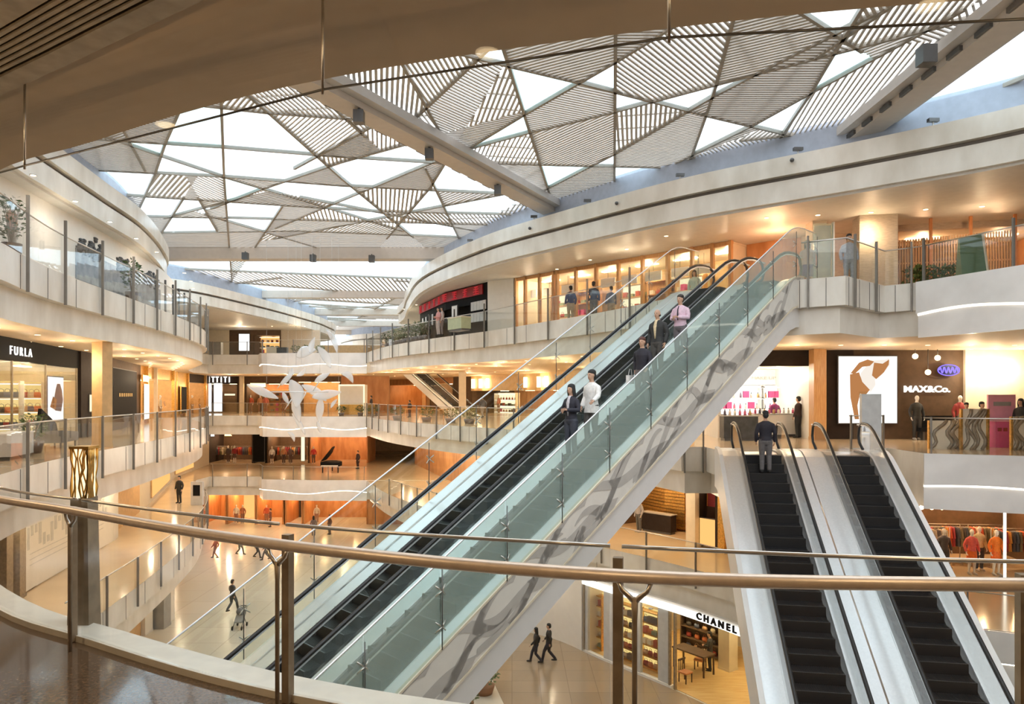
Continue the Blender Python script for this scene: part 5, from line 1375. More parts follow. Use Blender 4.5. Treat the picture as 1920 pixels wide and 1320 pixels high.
for px, lab in ((4, 'leafy plant leftmost on the upper left balcony'), (85, 'tall pale plant beside the white wall on the upper left balcony'), (288, 'green plant at the far end of the ink mural')):
    s = hit(LEFTV, px); p, tg = at_s(LEFTV, s); plant(p[0] - tg[1] * .8, p[1] + tg[0] * .8, ZA, 1.9 if px != 4 else 1.5, .42, lab, 46, seed=int(px))
s = hit(LEFTV, 92); p, tg = at_s(LEFTV, s); mannequin(p[0] - tg[1] * .9, p[1] + tg[0] * .9, ZA, -1.0, (.55, .3, .2), (.5, .48, .42), 'mannequin beside the tall pale plant on the upper left balcony')
for px in (8, 24, 330, 345, 358, 368, 377):
    s = hit(LEFTV, px); p, tg = at_s(LEFTV, s); t = thing('planter_post', 'dark upright post behind the upper left balustrade', 'post', (p[0] - tg[1] * .8, p[1] + tg[0] * .8, ZA), 'dark posts on the upper left balcony'); m = MB(); m.box((t.location.x, t.location.y, ZA + .9), (.07, .07, 1.8)); m.build('shaft', 'dark_steel', t); m = MB(); m.box((t.location.x, t.location.y, ZA + .03), (.2, .2, .06)); m.build('foot', 'dark_steel', t)
# level A far
wallp(FA, 300, 430, ZA, zt, 'wall_cream', 0, .2, 'wall_far'); wallp(FA, 430, 475, ZA, zt, 'wall_brown', 0, .2, 'wall_far')
f, bk = shop(FA, 475, 527, ZA, 7.6, zt, 4, 'wall_orange', 'wall_brown', 'wall_brown', 120, (1, .7, .4), wall='wall_far', nl=2)
wallp(FA, 527, 600, ZA, zt, 'stone_column', 0, .2, 'wall_far')
lightbox(FA, 448, 469, ZA + .75, 7.75, 'tall pure white lit panel on the topmost far bridge', -.1, 'screen_white', 'lightbox')
(x, y), a = sited(FA, 502, 1.5); sh, rows = shelf(x, y, ZA, 0, 2.6, 2.3, 5, 'shelf glowing amber in the brown shop on the topmost far bridge', 'wood', .4, 'panel_amber', True); fill(rows, 2.6, BOXES, 5, 0, 'box on the amber shelf of the topmost far bridge', 'box', 'boxes on the amber shelf', 9)
x, y = plan(405, 66); counter(x, y, ZA, 0, 1.1, .5, 1.35, 'grey cabinet against the cream wall of the topmost far bridge', 'grey', 'mid_grey', 'cabinet')
x, y = plan(511, 64); counter(x, y, ZA, 0, .9, .6, .75, 'pale counter in front of the amber shelf on the topmost bridge', 'wall_cream')
x, y = plan(530, 63.8); counter(x, y, ZA, 0, .85, .6, .7, 'dark blue counter right of the pale one on the topmost bridge', 'ink', 'ink')
for px, s in ((555, 1), (575, 2), (600, 3)):
    x, y = plan(px, 63.5); plant(x, y, ZA, .9, .5, 'low green plant, %s from left on the topmost far bridge' % ('first', 'second', 'third')[s - 1], 34, seed=40 + s)
for i in range(11):
    px = 700 + i * 7.5; s = hit(RA, px); p, tg = at_s(RA, s); plant(p[0] - tg[1] * 1., p[1] + tg[0] * 1., ZA, 1.5, .6, 'dark green bush in the row at the left tip of the upper balcony', 34, seed=60 + i, group='bushes at the left tip of the upper balcony')
# ================================================================== level A, middle: red-bannered store, white wall, wood-framed store
red = thing('storefront', 'black shop front with a red banner at the tip of the upper balcony', 'shop front', (*mid(WRA, 790, 915)[0], ZA))
wallp(WRA, 789, 917, ZA, zt, 'wall_black', .6, .1, 'wall_right')
for p0, p1 in ((789, 818), (882, 917)): wallp(WRA, p0, p1, ZA, zt, 'wall_black', -.05, .15, 'frame_panel', False, red)
wallp(WRA, 818, 882, 7.0, zt, 'wall_black', -.05, .15, 'header', False, red)
ss = sub(WRA, hit(WRA, 789), hit(WRA, 908)); m = MB(); m.ribbon(ss, -.14, -.06, 7.45, 8.0); bn = m.build('red_banner', 'red', red)
Ls = lens(ss)[-1]; r_ = random.Random(4)
for i in range(9):
    m = MB(); p, tg = at_s(ss, Ls * (i + .5) / 9); a = math.atan2(tg[1], tg[0]); c = (p[0] + tg[1] * .17, p[1] - tg[0] * .17)
    for k in range(4): m.box((c[0], c[1], 7.53 + .125 * k), (r_.uniform(.3, .6), .03, .05), a)
    m.box((c[0], c[1], 7.72), (.06, .03, .44), a); m.build('banner_glyph', 'sign_red', bn)
for i in range(10):
    (x, y), a = sited(WRA, 886 + (i % 5) * 5.6, -.12); zz = 6.0 + .65 * (i // 5); m = MB(); m.box((x, y, zz + .2), (.3, .05, .5), a); m.build('menu_panel', 'light_grey', red)
for i in range(4):
    (x, y), a = sited(WRA, 793 + i * 6, -.12); m = MB(); m.box((x, y, 6.7), (.3, .05, .7), a); m.build('menu_panel', 'light_grey', red)
lightbox(WRA, 855, 866, 5.7, 7.1, 'pale advertising panel in the black shop front with red banner', -.3, 'paper', 'advert_panel')
(x, y), a = sited(WRA, 861, -1.6); counter(x, y, ZA, a, 1.5, .6, .75, 'pale green counter in front of the black shop front', 'pale_green', 'wall_cream'); 
wallp(WRA, 917, 965, ZA, zt, 'wall_white', -.1, .25, 'wall_right')
# the wood-framed store
f, bk = shop(WRA, 967, 1372, ZA, zt - .12, zt, 3.2, 'wall_warm', 'wall_cream', 'wood', 60, (1, .78, .5), wall='wall_right', nl=6)
wt = thing('storefront', 'long glazed shop front in pale wood frames on the upper balcony', 'shop front', (*mid(WRA, 1000, 1300)[0], ZA))
for px in (968, 985, 1012, 1038, 1045, 1080, 1118, 1160, 1205, 1252, 1298, 1336, 1370):
    (x, y), a = sited(WRA, px, -.06); m = MB(); m.box((x, y, (ZA + zt) / 2), (.13, .16, zt - ZA), a); m.build('wood_post', 'wood', wt)
for a0, a1 in zip((968, 1012, 1045, 1080, 1118, 1160, 1205, 1252, 1298, 1336), (1012, 1045, 1080, 1118, 1160, 1205, 1252, 1298, 1336, 1370)):
    wallp(WRA, a0 + 2, a1 - 2, ZA + .1, zt - .2, 'glass', -.03, .015, 'glass_pane', False, wt)
wallp(WRA, 968, 1370, ZA, ZA + .12, 'wood', -.08, .14, 'bottom_rail', False, wt); wallp(WRA, 968, 1370, zt - .2, zt - .05, 'wood', -.08, .14, 'top_rail', False, wt)
for i, px in enumerate((1000, 1060, 1100, 1190, 1240, 1290)):
    (x, y), a = sited(WRA, px, 2.6); lab = ('first', 'second', 'third', 'fourth', 'fifth', 'sixth')[i]; sh, rows = shelf(x, y, ZA, a, 1.8, 2.1, 4, 'wooden shelf inside the wood-framed store, %s from the left' % lab, 'wood', .4, 'panel_cream' if i % 2 else None)
    fill(rows, 1.8, BOXES + BAGS[:3], 4, a, 'goods on the wooden shelves of the wood-framed store', 'goods', 'goods in the wood-framed store', 70 + i)
for i, px in enumerate((995, 1030, 1065, 1140, 1180, 1225, 1275, 1320)):
    (x, y), a = sited(WRA, px, 1.0); t = thing('pendant_board', 'pale hanging board near the ceiling inside the wood-framed store', 'sign', (x, y, 7.0), 'hanging boards in the wood-framed store'); m = MB(); m.box((x, y, 7.3), (.9, .05, .42), a); m.build('board', 'paper', t); m = MB(); m.tube([(x, y, 7.5), (x, y, zt - .12)], .01, 5); m.build('cord', 'dark_steel', t)
# orange lobby behind the escalator head, stone columns, slatted terrace
wallp(WRA, 1372, 1505, ZA, zt, 'wall_orange', 1.2, .2, 'wall_right'); 
(x, y), a = sited(WRA, 1440, .2); lamp(x, y - 1.0, 7.4, 90, (1, .5, .25))
x, y = plan(1530, 26.2); column(x, y, ZA, zt, .5, .6, 'stone_column'); x, y = plan(1640, 25.4); column(x, y, ZA, zt, 1.25, .8, 'stone_column', -.15)
x, y = plan(1543, 25.4); t = thing('directory_screen', 'tall grey glass directory screen between the two stone columns', 'screen', (x, y, ZA)); m = MB(); m.box((x, y, ZA + 1.3), (.66, .1, 2.5)); m.build('glass_body', 'glass_frost', t); m = MB(); m.box((x, y + .06, ZA + 1.3), (.6, .03, 2.4)); m.build('back_plate', 'light_grey', t); m = MB(); m.box((x + .36, y, ZA + 1.3), (.05, .14, 2.6)); m.build('edge_post', 'bright_steel', t)
m = MB(); m.box((x, y, ZA + .03), (.8, .4, .06)); m.build('base', 'dark_steel', t)
f, bk = shop(WRA, 1676, 1990, ZA, 7.85, zt, 3.0, 'wall_brown', 'wall_orange', 'stone_column', 60, (1, .6, .32), wall='wall_right', nl=2)
wallp(WRA, 1505, 1676, ZA, zt, 'stone_column', .9, .2, 'wall_right')
sl = thing('slatted_screen', 'terrace screen of thin upright wooden slats at upper right', 'screen', (*mid(WRA, 1690, 1900, -.9)[0], ZA)); WS = offset(WRA, -.9); s0, s1 = hit(WS, 1672), hit(WS, 1905); n = 46
for i in range(n):
    p, tg = at_s(WS, s0 + (s1 - s0) * i / (n - 1)); m = MB(); m.box((p[0], p[1], ZA + 1.02 + .1 * (i / n)), (.045, .05, 2.04 + .2 * (i / n)), math.atan2(tg[1], tg[0])); m.build('slat', 'wood', sl)
for z in (ZA + .3, ZA + 1.2, ZA + 1.95): m = MB(); m.ribbon(sub(WS, s0, s1), .02, .05, z, z + .05); m.build('cross_rail', 'wood', sl)
for px in (1680, 1745, 1820, 1903):
    p, tg = at_s(WS, hit(WS, px)); m = MB(); m.box((p[0], p[1], (ZA + zt) / 2), (.09, .09, zt - ZA), math.atan2(tg[1], tg[0])); m.build('frame_post', 'wood_orange', sl)
hs = [(p[0], p[1]) for p in sub(offset(RA2, 1.0), .2, 3.6)]
hd = thing('hedge', 'low clipped green hedge in a trough before the wooden slats', 'plant', (hs[0][0], hs[0][1], ZA)); hp = [at_s(WS, hit(WS, px))[0] for px in (1698, 1730, 1790)]; hp = offset(hp, -.6)
m = MB(); m.ribbon(hp, -.2, .2, ZA, ZA + .35); m.build('trough', 'bronze', hd); m = MB(); r_ = random.Random(31); Lh = lens(hp)[-1]
for i in range(520):
    p, tg = at_s(hp, r_.uniform(0, Lh)); c = Vector((p[0] + r_.uniform(-.25, .25), p[1] + r_.uniform(-.25, .25), ZA + .3 + r_.uniform(0, .65))); d = Vector((r_.uniform(-1, 1), r_.uniform(-1, 1), r_.uniform(.2, 1))).normalized() * .16; sd = d.cross(Vector((.3, .2, 1))).normalized() * .05
    m.add([c, c + d * .5 + sd, c + d, c + d * .5 - sd, c + Vector((0, 0, .01))], [(0, 1, 2, 3), (4, 3, 2, 1), (0, 4, 1), (0, 3, 4)])
m.build('foliage', 'leaf', hd)
x, y = plan(1828, 22.6); t = thing('signboard', 'green freestanding sign board leaning behind the upper right balustrade', 'sign', (x, y, ZA)); m = MB(); m.hexa([(x - .42, y - .05, ZA), (x + .42, y - .05, ZA), (x + .42, y + .35, ZA), (x - .42, y + .35, ZA), (x - .42, y + .12, ZA + 1.45), (x + .3, y + .12, ZA + 1.62), (x + .3, y + .18, ZA + 1.62), (x - .42, y + .18, ZA + 1.45)]); m.build('board', 'green_board', t); m = MB(); m.beam((x + .42, y - .06, ZA + .02), (x + .31, y + .11, ZA + 1.62), .05, .05); m.build('pale_edge', 'wall_cream', t)
# ================================================================== level C
wallp(WLC, 45, 205, ZC, ZC + 3.0, 'wall_white', -.4, .12, 'wall_left')
pts = sub(offset(WLC, -.42), hit(offset(WLC, -.42), 47), hit(offset(WLC, -.42), 200)); t = thing('hoarding', 'white printed hoarding along the lower left concourse', 'hoarding', (pts[0][0], pts[0][1], ZC)); m = MB(); m.ribbon(pts, -.03, 0, ZC + .05, ZC + 2.9); m.build('panel', 'wall_white', t)
Lp_ = lens(pts)[-1]; m = MB()
for i in range(24):
    p, tg = at_s(pts, Lp_ * (i + .5) / 24); m.box((p[0] + tg[1] * .035, p[1] - tg[0] * .035, ZC + 1.9 + .3 * math.sin(i)), (.22, .012, .5 + .3 * math.cos(i * 2)), math.atan2(tg[1], tg[0]))
m.build('faint_print', 'light_grey', t)
m = MB()
for z in (.9, 1.1, 1.3): m.ribbon(sub(pts, .3, Lp_ - .5), -.036, -.03, ZC + z, ZC + z + .03)
m.build('faint_lines', 'light_grey', t)
wallp(WLC, -60, 45, ZC, ZC + H, 'wall_dark', 0, .2, 'wall_left'); wallp(WLC, 205, 262, ZC, ZC + H, 'wall_warm', 0, .2, 'wall_left')
for px in (3, 28): (x, y), a = sited(WLC, px, -.35); column(x, y, ZC, ZC + H, .5, .5, 'bronze', a)
wallp(WLC, 262, 392, ZC, ZC + H, 'wall_cream', 0, .2, 'wall_left')
for i, (px, lab) in enumerate(((300, 'amber lit niche behind the man in black on the lower left level'), (345, 'amber lit niche right of the man in black on the lower left level'))): lightbox(WLC, px - 18, px + 16, ZC + .3, ZC + 3.1, lab, -.1, 'panel_amber', 'lightbox', 'wall_warm')
x, y = plan(370, 46.5); t = thing('info_screen', 'dark upright information screen right of the man in black on the lower left level', 'screen', (x, y, ZC)); m = MB(); m.box((x, y, ZC + .75), (.75, .25, 1.5)); m.build('housing', 'light_grey', t); m = MB(); m.box((x, y - .13, ZC + .95), (.45, .02, .7)); m.build('display', 'wall_black', t)
for px0, px1, bm_, sm_, hd_, s in ((388, 475, 'wall_brown', 'wall_dark', 'wall_dark', 1), (475, 500, 'wall_black', 'wall_black', 'wall_black', 2), (500, 580, 'wall_brown', 'wall_brown', 'wall_dark', 3), (580, 690, 'wall_orange', 'wall_orange', 'wall_brown', 4)):
    shop(FC, px0, px1, ZC, ZC + 3.0, ZC + H, 4, bm_, sm_, hd_, 110, (1, .62, .34), 'wall_far', nl=2)
t, W, l = lightbox(FC, 474, 497, ZC + .1, ZC + 3.4, 'plain black shop panel in the middle of the lowest far bridge', -.1, 'wall_black', 'advert_wall')
lightbox(FC, 396, 404, ZC + 2.75, ZC + 3.2, 'small white square sign at left over the lowest far bridge shops', -.2, 'screen_white', 'sign'); lightbox(FC, 422, 435, ZC + 2.8, ZC + 3.2, 'small amber sign over the lowest far bridge shops', -.2, 'lamp_amber', 'sign')
lightbox(FC, 565, 573, ZC + .2, ZC + 3.0, 'tall slim pale lit panel left of the grand piano', -.2, 'panel_cream', 'lightbox')
for i, (px, tp, lab) in enumerate(((440, (.35, .03, .04), 'red dressed mannequin left on the lowest far bridge'), (428, (.1, .08, .08), 'dark dressed mannequin far left on the lowest bridge'), (510, (.75, .72, .7), 'white dressed mannequin in the middle of the lowest far bridge'), (532, (.55, .25, .12), 'tan dressed mannequin in the middle of the lowest far bridge'), (545, (.15, .1, .1), 'dark dressed mannequin right of the tan one on the lowest bridge'), (588, (.6, .05, .05), 'red dressed mannequin left of the grand piano'))):
    (x, y), a = sited(FC, px, -.6 if px > 480 else .5); mannequin(x, y, ZC, PI, tp, (.1, .06, .05), lab, skirt=px in (440, 510))
for i, px in enumerate((405, 455, 520, 555)):
    (x, y), a = sited(FC, px, 2.2); rack(x, y, ZC, 0, 2.4, 1.6, 'steel clothes rack, %s from left on the lowest far bridge' % ('first', 'second', 'third', 'fourth')[i], 'garments on the lowest far bridge racks', 'garment hanging on the racks of the lowest far bridge', 80 + i, 10)
# grand piano
x, y = plan(622, 66); t = thing('grand_piano', 'black grand piano with raised lid on the lowest far bridge', 'piano', (x, y, ZC))
out = [(-.75, -.6), (.75, -.6), (.78, .2), (.62, .55), (.30, .85), (.1, 1.25), (-.3, 1.4), (-.72, 1.2)]; out = [(x + a * 1.15, y + b * 1.15) for a, b in out]
m = MB(); m.prism(out, ZC + .62, ZC + .98); m.build('case', 'wall_black', t)
m = MB(); hinge = x - .86; V = []
for (a, b) in out: d = a - hinge; V.append((hinge + d * .62, b, ZC + 1.0 + d * .78))
n = len(V); V += [(a, b, c + .03) for a, b, c in V]; tri = tessellate_polygon([[Vector((a, b, 0)) for a, b in out]])
m.add(V, [tuple(q) for q in tri] + [tuple(n + i for i in q[::-1]) for q in tri] + [(i, (i + 1) % n, n + (i + 1) % n, n + i) for i in range(n)]); m.build('lid', 'wall_black', t)
m = MB(); m.box((x, y - .85, ZC + .68), (1.5, .25, .06)); m.build('keyboard', 'paper', t)
for dx, dy in ((-.7, -.5), (.7, -.5), (-.25, 1.2)): m = MB(); m.tube([(x + dx, y + dy, ZC), (x + dx, y + dy, ZC + .64)], [.05, .08], 8); m.build('leg', 'wall_black', t)
# lower right shops
f, bk = shop(WRC, 1120, 1292, ZC, ZC + 3.1, ZC + H, 3, 'wall_orange', 'wall_brown', 'wall_brown', 70, (1, .6, .28), 'wall_right', nl=2)
wallp(WRC, 1000, 1120, ZC, ZC + H, 'wall_warm', 0, .2, 'wall_right'); wallp(WRC, 690, 1000, ZC, ZC + H, 'wall_orange', 0, .2, 'wall_right')
tl = offset(WRC, 2.6); t = thing('feature_wall', 'rippled amber tile wall inside the lower shop behind the long escalator', 'wall panel', (*at_s(tl, hit(tl, 1230))[0], ZC)); m = MB(); ps = sub(tl, hit(tl, 1150), hit(tl, 1285))
for k in range(18): m.ribbon(ps, -.05 - .03 * (k % 2), 0, ZC + .15 + k * .165, ZC + .15 + k * .165 + .13)
m.build('tile_courses', 'gold', t)
(x, y), a = sited(WRC, 1235, 1.7); counter(x, y, ZC, a, 1.8, .5, 1.0, 'dark reception counter before the amber tile wall', 'wall_dark', 'grey')
(x, y), a = sited(WRC, 1198, .9); mannequin(x, y, ZC, a + PI, (.35, .34, .36), (.1, .1, .1), 'grey dressed mannequin before the amber tile wall')
(x, y), a = sited(WRC, 1300, -.1); column(x, y, ZC, ZC + H, .5, .5, 'wall_cream', a)
wallp(WRC, 1292, 1306, ZC, ZC + H, 'wall_cream', 0, .2, 'wall_right')
f, bk = shop(WRC, 1306, 1346, ZC, ZC + 3.1, ZC + H, 2, 'wall_orange', 'wall_dark', 'wall_black', 35, (1, .6, .35), 'wall_right', nl=1)
t, W, l = lightbox(WRC, 1308, 1345, ZC + .1, ZC + 1.4, 'violet and gold glowing lower half of the narrow window beside the left escalator', .05, 'panel_amber', 'window_display')
for i, px in enumerate((1313, 1324, 1335)): (x, y), a = sited(WRC, px, .7); CLOTH[(0, 5, 3)[i]].put((x, y, ZC + 2.7), a, 'red garment hanging in the narrow window beside the left escalator', 'clothes', 'garments in the narrow window')
wallp(WRC, 1346, 1500, ZC, ZC + H, 'wall_warm', 0, .2, 'wall_right'); (x, y), a = sited(WRC, 1356, -.2); column(x, y, ZC, ZC + H, .35, .35, 'gold', a)
f, bk = shop(WRC, 1660, 1990, ZC, ZC + 3.1, ZC + H, 3.6, 'wall_brown', 'wall_brown', 'wall_brown', 75, (1, .58, .28), 'wall_right', nl=5); wallp(WRC, 1500, 1660, ZC, ZC + H, 'wall_brown', 0, .2, 'wall_right')
for i, (px, o) in enumerate(((1695, .5), (1740, .9), (1775, 1.6), (1840, 1.6), (1900, .8))):
    (x, y), a = sited(WRC, px, o); rack(x, y, ZC, a, 1.7, 1.65, 'clothes rack, %s from left in the crowded clothes shop' % ('first', 'second', 'third', 'fourth', 'fifth')[i], 'garments in the crowded clothes shop', 'bright garment on the racks of the crowded clothes shop', 90 + i, 10)
for i, (px, o, tp, sk, lab) in enumerate(((1822, -.3, (.7, .12, .1), True, 'mannequin in a red skirt at the crowded clothes shop front'), (1868, -.3, (.8, .2, .02), True, 'mannequin in bright orange dress at the crowded clothes shop'), (1770, -.2, (.06, .05, .05), False, 'mannequin in black at the crowded clothes shop front'), (1715, -.2, (.45, .1, .06), False, 'mannequin in rust red nearest the right escalator'), (1836, .4, (.6, .5, .3), False, 'mannequin in pale print behind the red skirted one'))):
    (x, y), a = sited(WRC, px, o); mannequin(x, y, ZC, PI, tp, (.75, .15, .02) if sk else (.05, .05, .06), lab, skirt=sk)
for i in range(12):
    px = 1690 + i * 19; (x, y), a = sited(WRC, px, -.5); t = thing('pendant_lamp', 'small glowing pendant bulb along the crowded clothes shop', 'lamp', (x, y, ZC + 2.6), 'bulbs over the crowded clothes shop'); m = MB(); m.ell((x, y, ZC + 2.65), (.09, .09, .09)); m.build('bulb', 'light_warm', t); m = MB(); m.tube([(x, y, ZC + 2.7), (x, y, ZC + H)], .012, 5); m.build('cord', 'dark_steel', t)
(x, y), a = sited(WRC, 1884, -.9); t = thing('floor_lamp', 'slim white column lamp beside the orange dress', 'lamp', (x, y, ZC)); m = MB(); m.tube([(x, y, ZC), (x, y, ZC + 2.9)], .05, 8); m.build('pole', 'light_strip', t); m = MB(); m.tube([(x, y, ZC), (x, y, ZC + .05)], .2, 12); m.build('base', 'dark_steel', t)
# ================================================================== ground level
GZ = ZG + H
wallp(WG, 960, 1094, ZG, GZ, 'wall_white', -.12, .2, 'wall_right'); wallp(WG, 690, 960, ZG, GZ, 'wall_warm', 0, .2, 'wall_right')
f, bk = shop(WG, 1096, 1412, ZG, ZG + 3.25, GZ, 6.5, 'wall_cream', 'wall_cream', 'wall_white', 75, (1, .8, .45), 'wall_right', 'wood_floor', nl=4)
ls = sub(WG, hit(WG, 1096), hit(WG, 1412)); m = MB(); m.ribbon(ls, -.14, -.05, ZG + 3.27, ZG + 3.55); tag(m.build('fascia_light', 'light_white'), 'bright white light band over the perfume shop windows', 'light')
ct = thing('storefront', 'shop front of tall glass windows under a white light band on the ground floor', 'shop front', (*mid(WG, 1100, 1270)[0], ZG))
for p0, p1 in ((1097, 1104), (1134, 1156), (1192, 1203), (1236, 1256)): wallp(WG, p0, p1, ZG + .05, ZG + 3.25, 'light_grey', -.08, .15, 'pier', False, ct)
for p0, p1 in ((1104, 1134), (1156, 1192), (1203, 1236)): wallp(WG, p0, p1, ZG + .1, ZG + 3.25, 'glass', -.04, .02, 'glass_pane', False, ct)
for px in (1096.5, 1256, 1266, 1411): (x, y), a = sited(WG, px, -.06); m = MB(); m.box((x, y, ZG + 1.65), (.09, .12, 3.25), a); m.build('jamb', 'bronze', ct)
wallp(WG, 1097, 1262, ZG, ZG + .12, 'wall_white', -.12, .2, 'sill', False, ct)
for i, p in enumerate((1119, 1174, 1220)):
    (x, y), a = sited(WG, p, .8); sh, rows = shelf(x, y, ZG, a, 1.15, 2.7, 6, 'glowing display shelf in the %s window of the ground floor shop' % ('left', 'middle', 'right')[i], 'gold', .4, 'panel_yellow')
    fill(rows, 1.15, BAGS + BOXES[1:], 3, a, 'small bag or box in the ground floor shop windows', 'goods', 'goods in the ground floor shop windows', 50 + i)
sign('C H A N E L', WG, 1342, ZG + 3.36, .36, 'wall_black', 'black capital letters along the white light band on the ground floor', -.22, .03, .012, 1.12)
(x, y), a = sited(WG, 1300, 2.2); table(x, y, ZG, a, 1.8, .8, .95, 'dark wooden display table left of the person in the ground floor shop', 'wall_brown')
(x, y), a = sited(WG, 1322, 4.2); sh, rows = shelf(x, y, ZG, a, 2.6, 2.3, 5, 'dark shelf at the back of the ground floor shop', 'wall_brown'); fill(rows, 2.6, BAGS, 5, a, 'bag on the dark back shelf of the ground floor shop', 'bag', 'bags on the dark back shelf', 57)
(x, y), a = sited(WG, 1365, 3.6); column(x, y, ZG, GZ, .6, .6, 'wall_cream', a)
def chair(x, y, z, rz, label, group=None):
    t = thing('chair', label, 'chair', (x, y, z), group); ca, sa = math.cos(rz), math.sin(rz); W = lambda a, b, c: (x + a * ca - b * sa, y + a * sa + b * ca, z + c)
    m = MB(); m.box(W(0, 0, .45), (.45, .45, .06), rz); m.build('seat', 'wood_orange', t); m = MB()
    for k in range(4): m.box(W(-.18 + .12 * k, .2, .72), (.03, .03, .46), rz)
    m.box(W(0, .2, .95), (.45, .04, .09), rz); m.build('backrest', 'wall_brown', t)
    for u in (-.19, .19):
        for v in (-.19, .19): m = MB(); m.box(W(u, v, .21), (.04, .04, .42), rz); m.build('leg', 'wall_brown', t)
(x, y), a = sited(WG, 1285, .9); chair(x, y, ZG, a + 1.6, 'wooden slat-back chair just inside the ground floor shop entrance')
(x, y), a = sited(WG, 1313, 2.6); chair(x, y, ZG, a + .3, 'wooden chair at the dark table in the ground floor shop')
wallp(WG, 1412, 1520, ZG, GZ, 'wall_cream', 0, .2, 'wall_right')
# far ground shops
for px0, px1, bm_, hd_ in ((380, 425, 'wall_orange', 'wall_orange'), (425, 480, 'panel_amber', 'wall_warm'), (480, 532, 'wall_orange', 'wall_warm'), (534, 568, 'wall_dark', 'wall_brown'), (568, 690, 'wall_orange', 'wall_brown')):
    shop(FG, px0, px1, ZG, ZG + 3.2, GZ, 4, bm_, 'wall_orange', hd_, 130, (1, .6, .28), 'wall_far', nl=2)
wallp(FG, 690, 900, ZG, GZ, 'wall_orange', 0, .2, 'wall_far'); wallp(FG, 250, 380, ZG, GZ, 'wall_orange', 0, .2, 'wall_far')
lightbox(FG, 488, 499, ZG + 2.6, ZG + 3.1, 'small violet white lit sign over the far ground floor shops', -.2, 'screen_white', 'sign'); lightbox(FG, 580, 615, ZG + 2.7, ZG + 3.05, 'pale lit fascia sign at right of the far ground floor shops', -.2, 'panel_cream', 'sign')
for i, (px, tp, lab) in enumerate(((443, (.75, .7, .6), 'white dressed mannequin in the amber far ground floor window'), (455, (.5, .2, .1), 'rust dressed mannequin in the amber far ground floor window'), (500, (.6, .12, .06), 'red dressed mannequin in the far ground floor shop'), (594, (.7, .6, .5), 'pale dressed mannequin at right of the far ground floor shops'))):
    (x, y), a = sited(FG, px, .6); mannequin(x, y, ZG, PI, tp, (.3, .15, .1), lab)
wallp(WLG, -60, 400, ZG, GZ, 'wall_warm', 0, .2, 'wall_left')
x, y = plan(298, 38.5); column(x, y, ZG, GZ, .9, .8, 'grey'); x, y = plan(316, 39.5); column(x, y, ZG, GZ, .3, .8, 'wall_white'); x, y = plan(265, 37.5); column(x, y, ZG, GZ, .8, .8, 'wall_white')
# closing shell far behind everything
for nm, a, b in (('wall_left', (-50, -7), (-50, 92)), ('wall_right', (32.6, -6), (32.6, 92)), ('wall_far', (-52, 91.5), (33, 91.5)), ('wall_near', (-52, -6.6), (33, -6.6))):
    for z0_, z1_ in ((ZG, 8.1),):
        m = MB(); m.beam((*a, (z0_ + z1_) / 2), (*b, (z0_ + z1_) / 2), .3, z1_ - z0_); struct(nm, m, 'wall_warm')
# planter with white flowers by the foot of the stairs
x, y = on_z(908, 1300, ZG)[:2]; plant(x, y, ZG, 1.15, .75, 'round planter of white flowers on the ground floor under the long escalator', 60, seed=77, flowers=16, name='flower_planter', potm='terracotta')
x, y = on_z(872, 1330, ZG)[:2]; plant(x, y, ZG, .9, .6, 'second planter half hidden at the bottom edge under the long escalator', 50, seed=78, flowers=6, name='flower_planter', potm='terracotta')
(x, y), a = sited(WG, 1010, -.5); t = thing('wall_lamp', 'small white lamp dish on the white hoarding above the two walkers', 'lamp', (x, y, ZG + 2.45)); m = MB(); m.tube([(x, y, ZG + 2.45), (x, y, ZG + 2.6)], [.34, .12], 16); m.build('shade', 'light_white', t); m = MB(); m.beam((x, y, ZG + 2.62), (x - .3, y + .45, ZG + 2.62), .05, .05); m.build('arm', 'dark_steel', t)
# ------------------------------------------------------------------ concourse downlights: fittings, their beams and added unseen fill points
def row(path, off, z, step, s0, s1, label, group, every, power, col=(1, .72, .42), r=.075):
    p_ = offset(path, off); s = s0; i = 0; L = lens(p_)[-1]
    while s < min(s1, L):
        p, t = at_s(p_, s); downlight(p[0], p[1], z, label, group, r)
        if i % every == 0 and power: spot(p[0], p[1], z - .03, power, col)
        s += step; i += 1
LW_ = (1, .78, .52)
for z, nm in ((ZB, 'middle'), (ZC, 'lower'), (ZG, 'ground')):
    row(LEFTV, 1.3, z + H, 2.4, .5, 46, 'round downlight in the left balcony ceiling of the %s level, outer row' % nm, 'outer downlights, left, %s level' % nm, 2, 115 if z == ZB else (80 if z == ZC else 45), LW_)
    row(LEFTV, 3.0, z + H, 2.4, 1.5, 40, 'round downlight in the left balcony ceiling of the %s level, inner row' % nm, 'inner downlights, left, %s level' % nm, 4, 120, LW_)
    rb = cr(RBASE, 6)
    row(rb, 1.4, z + H, 2.6, 1., 60, 'round downlight in the right balcony ceiling of the %s level' % nm, 'downlights, right, %s level' % nm, 2, 170 if z != ZG else 30, LW_)
    row(rb, 4.2, z + H, 3.6, 2., 60, 'round downlight deep in the right balcony ceiling of the %s level' % nm, 'deep downlights, right, %s level' % nm, 2, 190 if z != ZG else 50, LW_)
    row([(-26, 65), (-12, 65)], 0, z + H, 2.6, .5, 14, 'round downlight over the far bridge of the %s level' % nm, 'far bridge downlights, %s level' % nm, 2, 260, LW_)
row([(-20, 80), (-6, 64), (3, 52), (8, 42)], 0, ZB + H, 4, 1, 60, 'round downlight over the middle level plaza', 'plaza downlights', 2, 300, LW_)
row([(7, 26.5), (19, 26.5)], 0, ZB + H, 1.6, .3, 14, 'round downlight over the twin escalator landing', 'landing downlights', 2, 130, LW_)
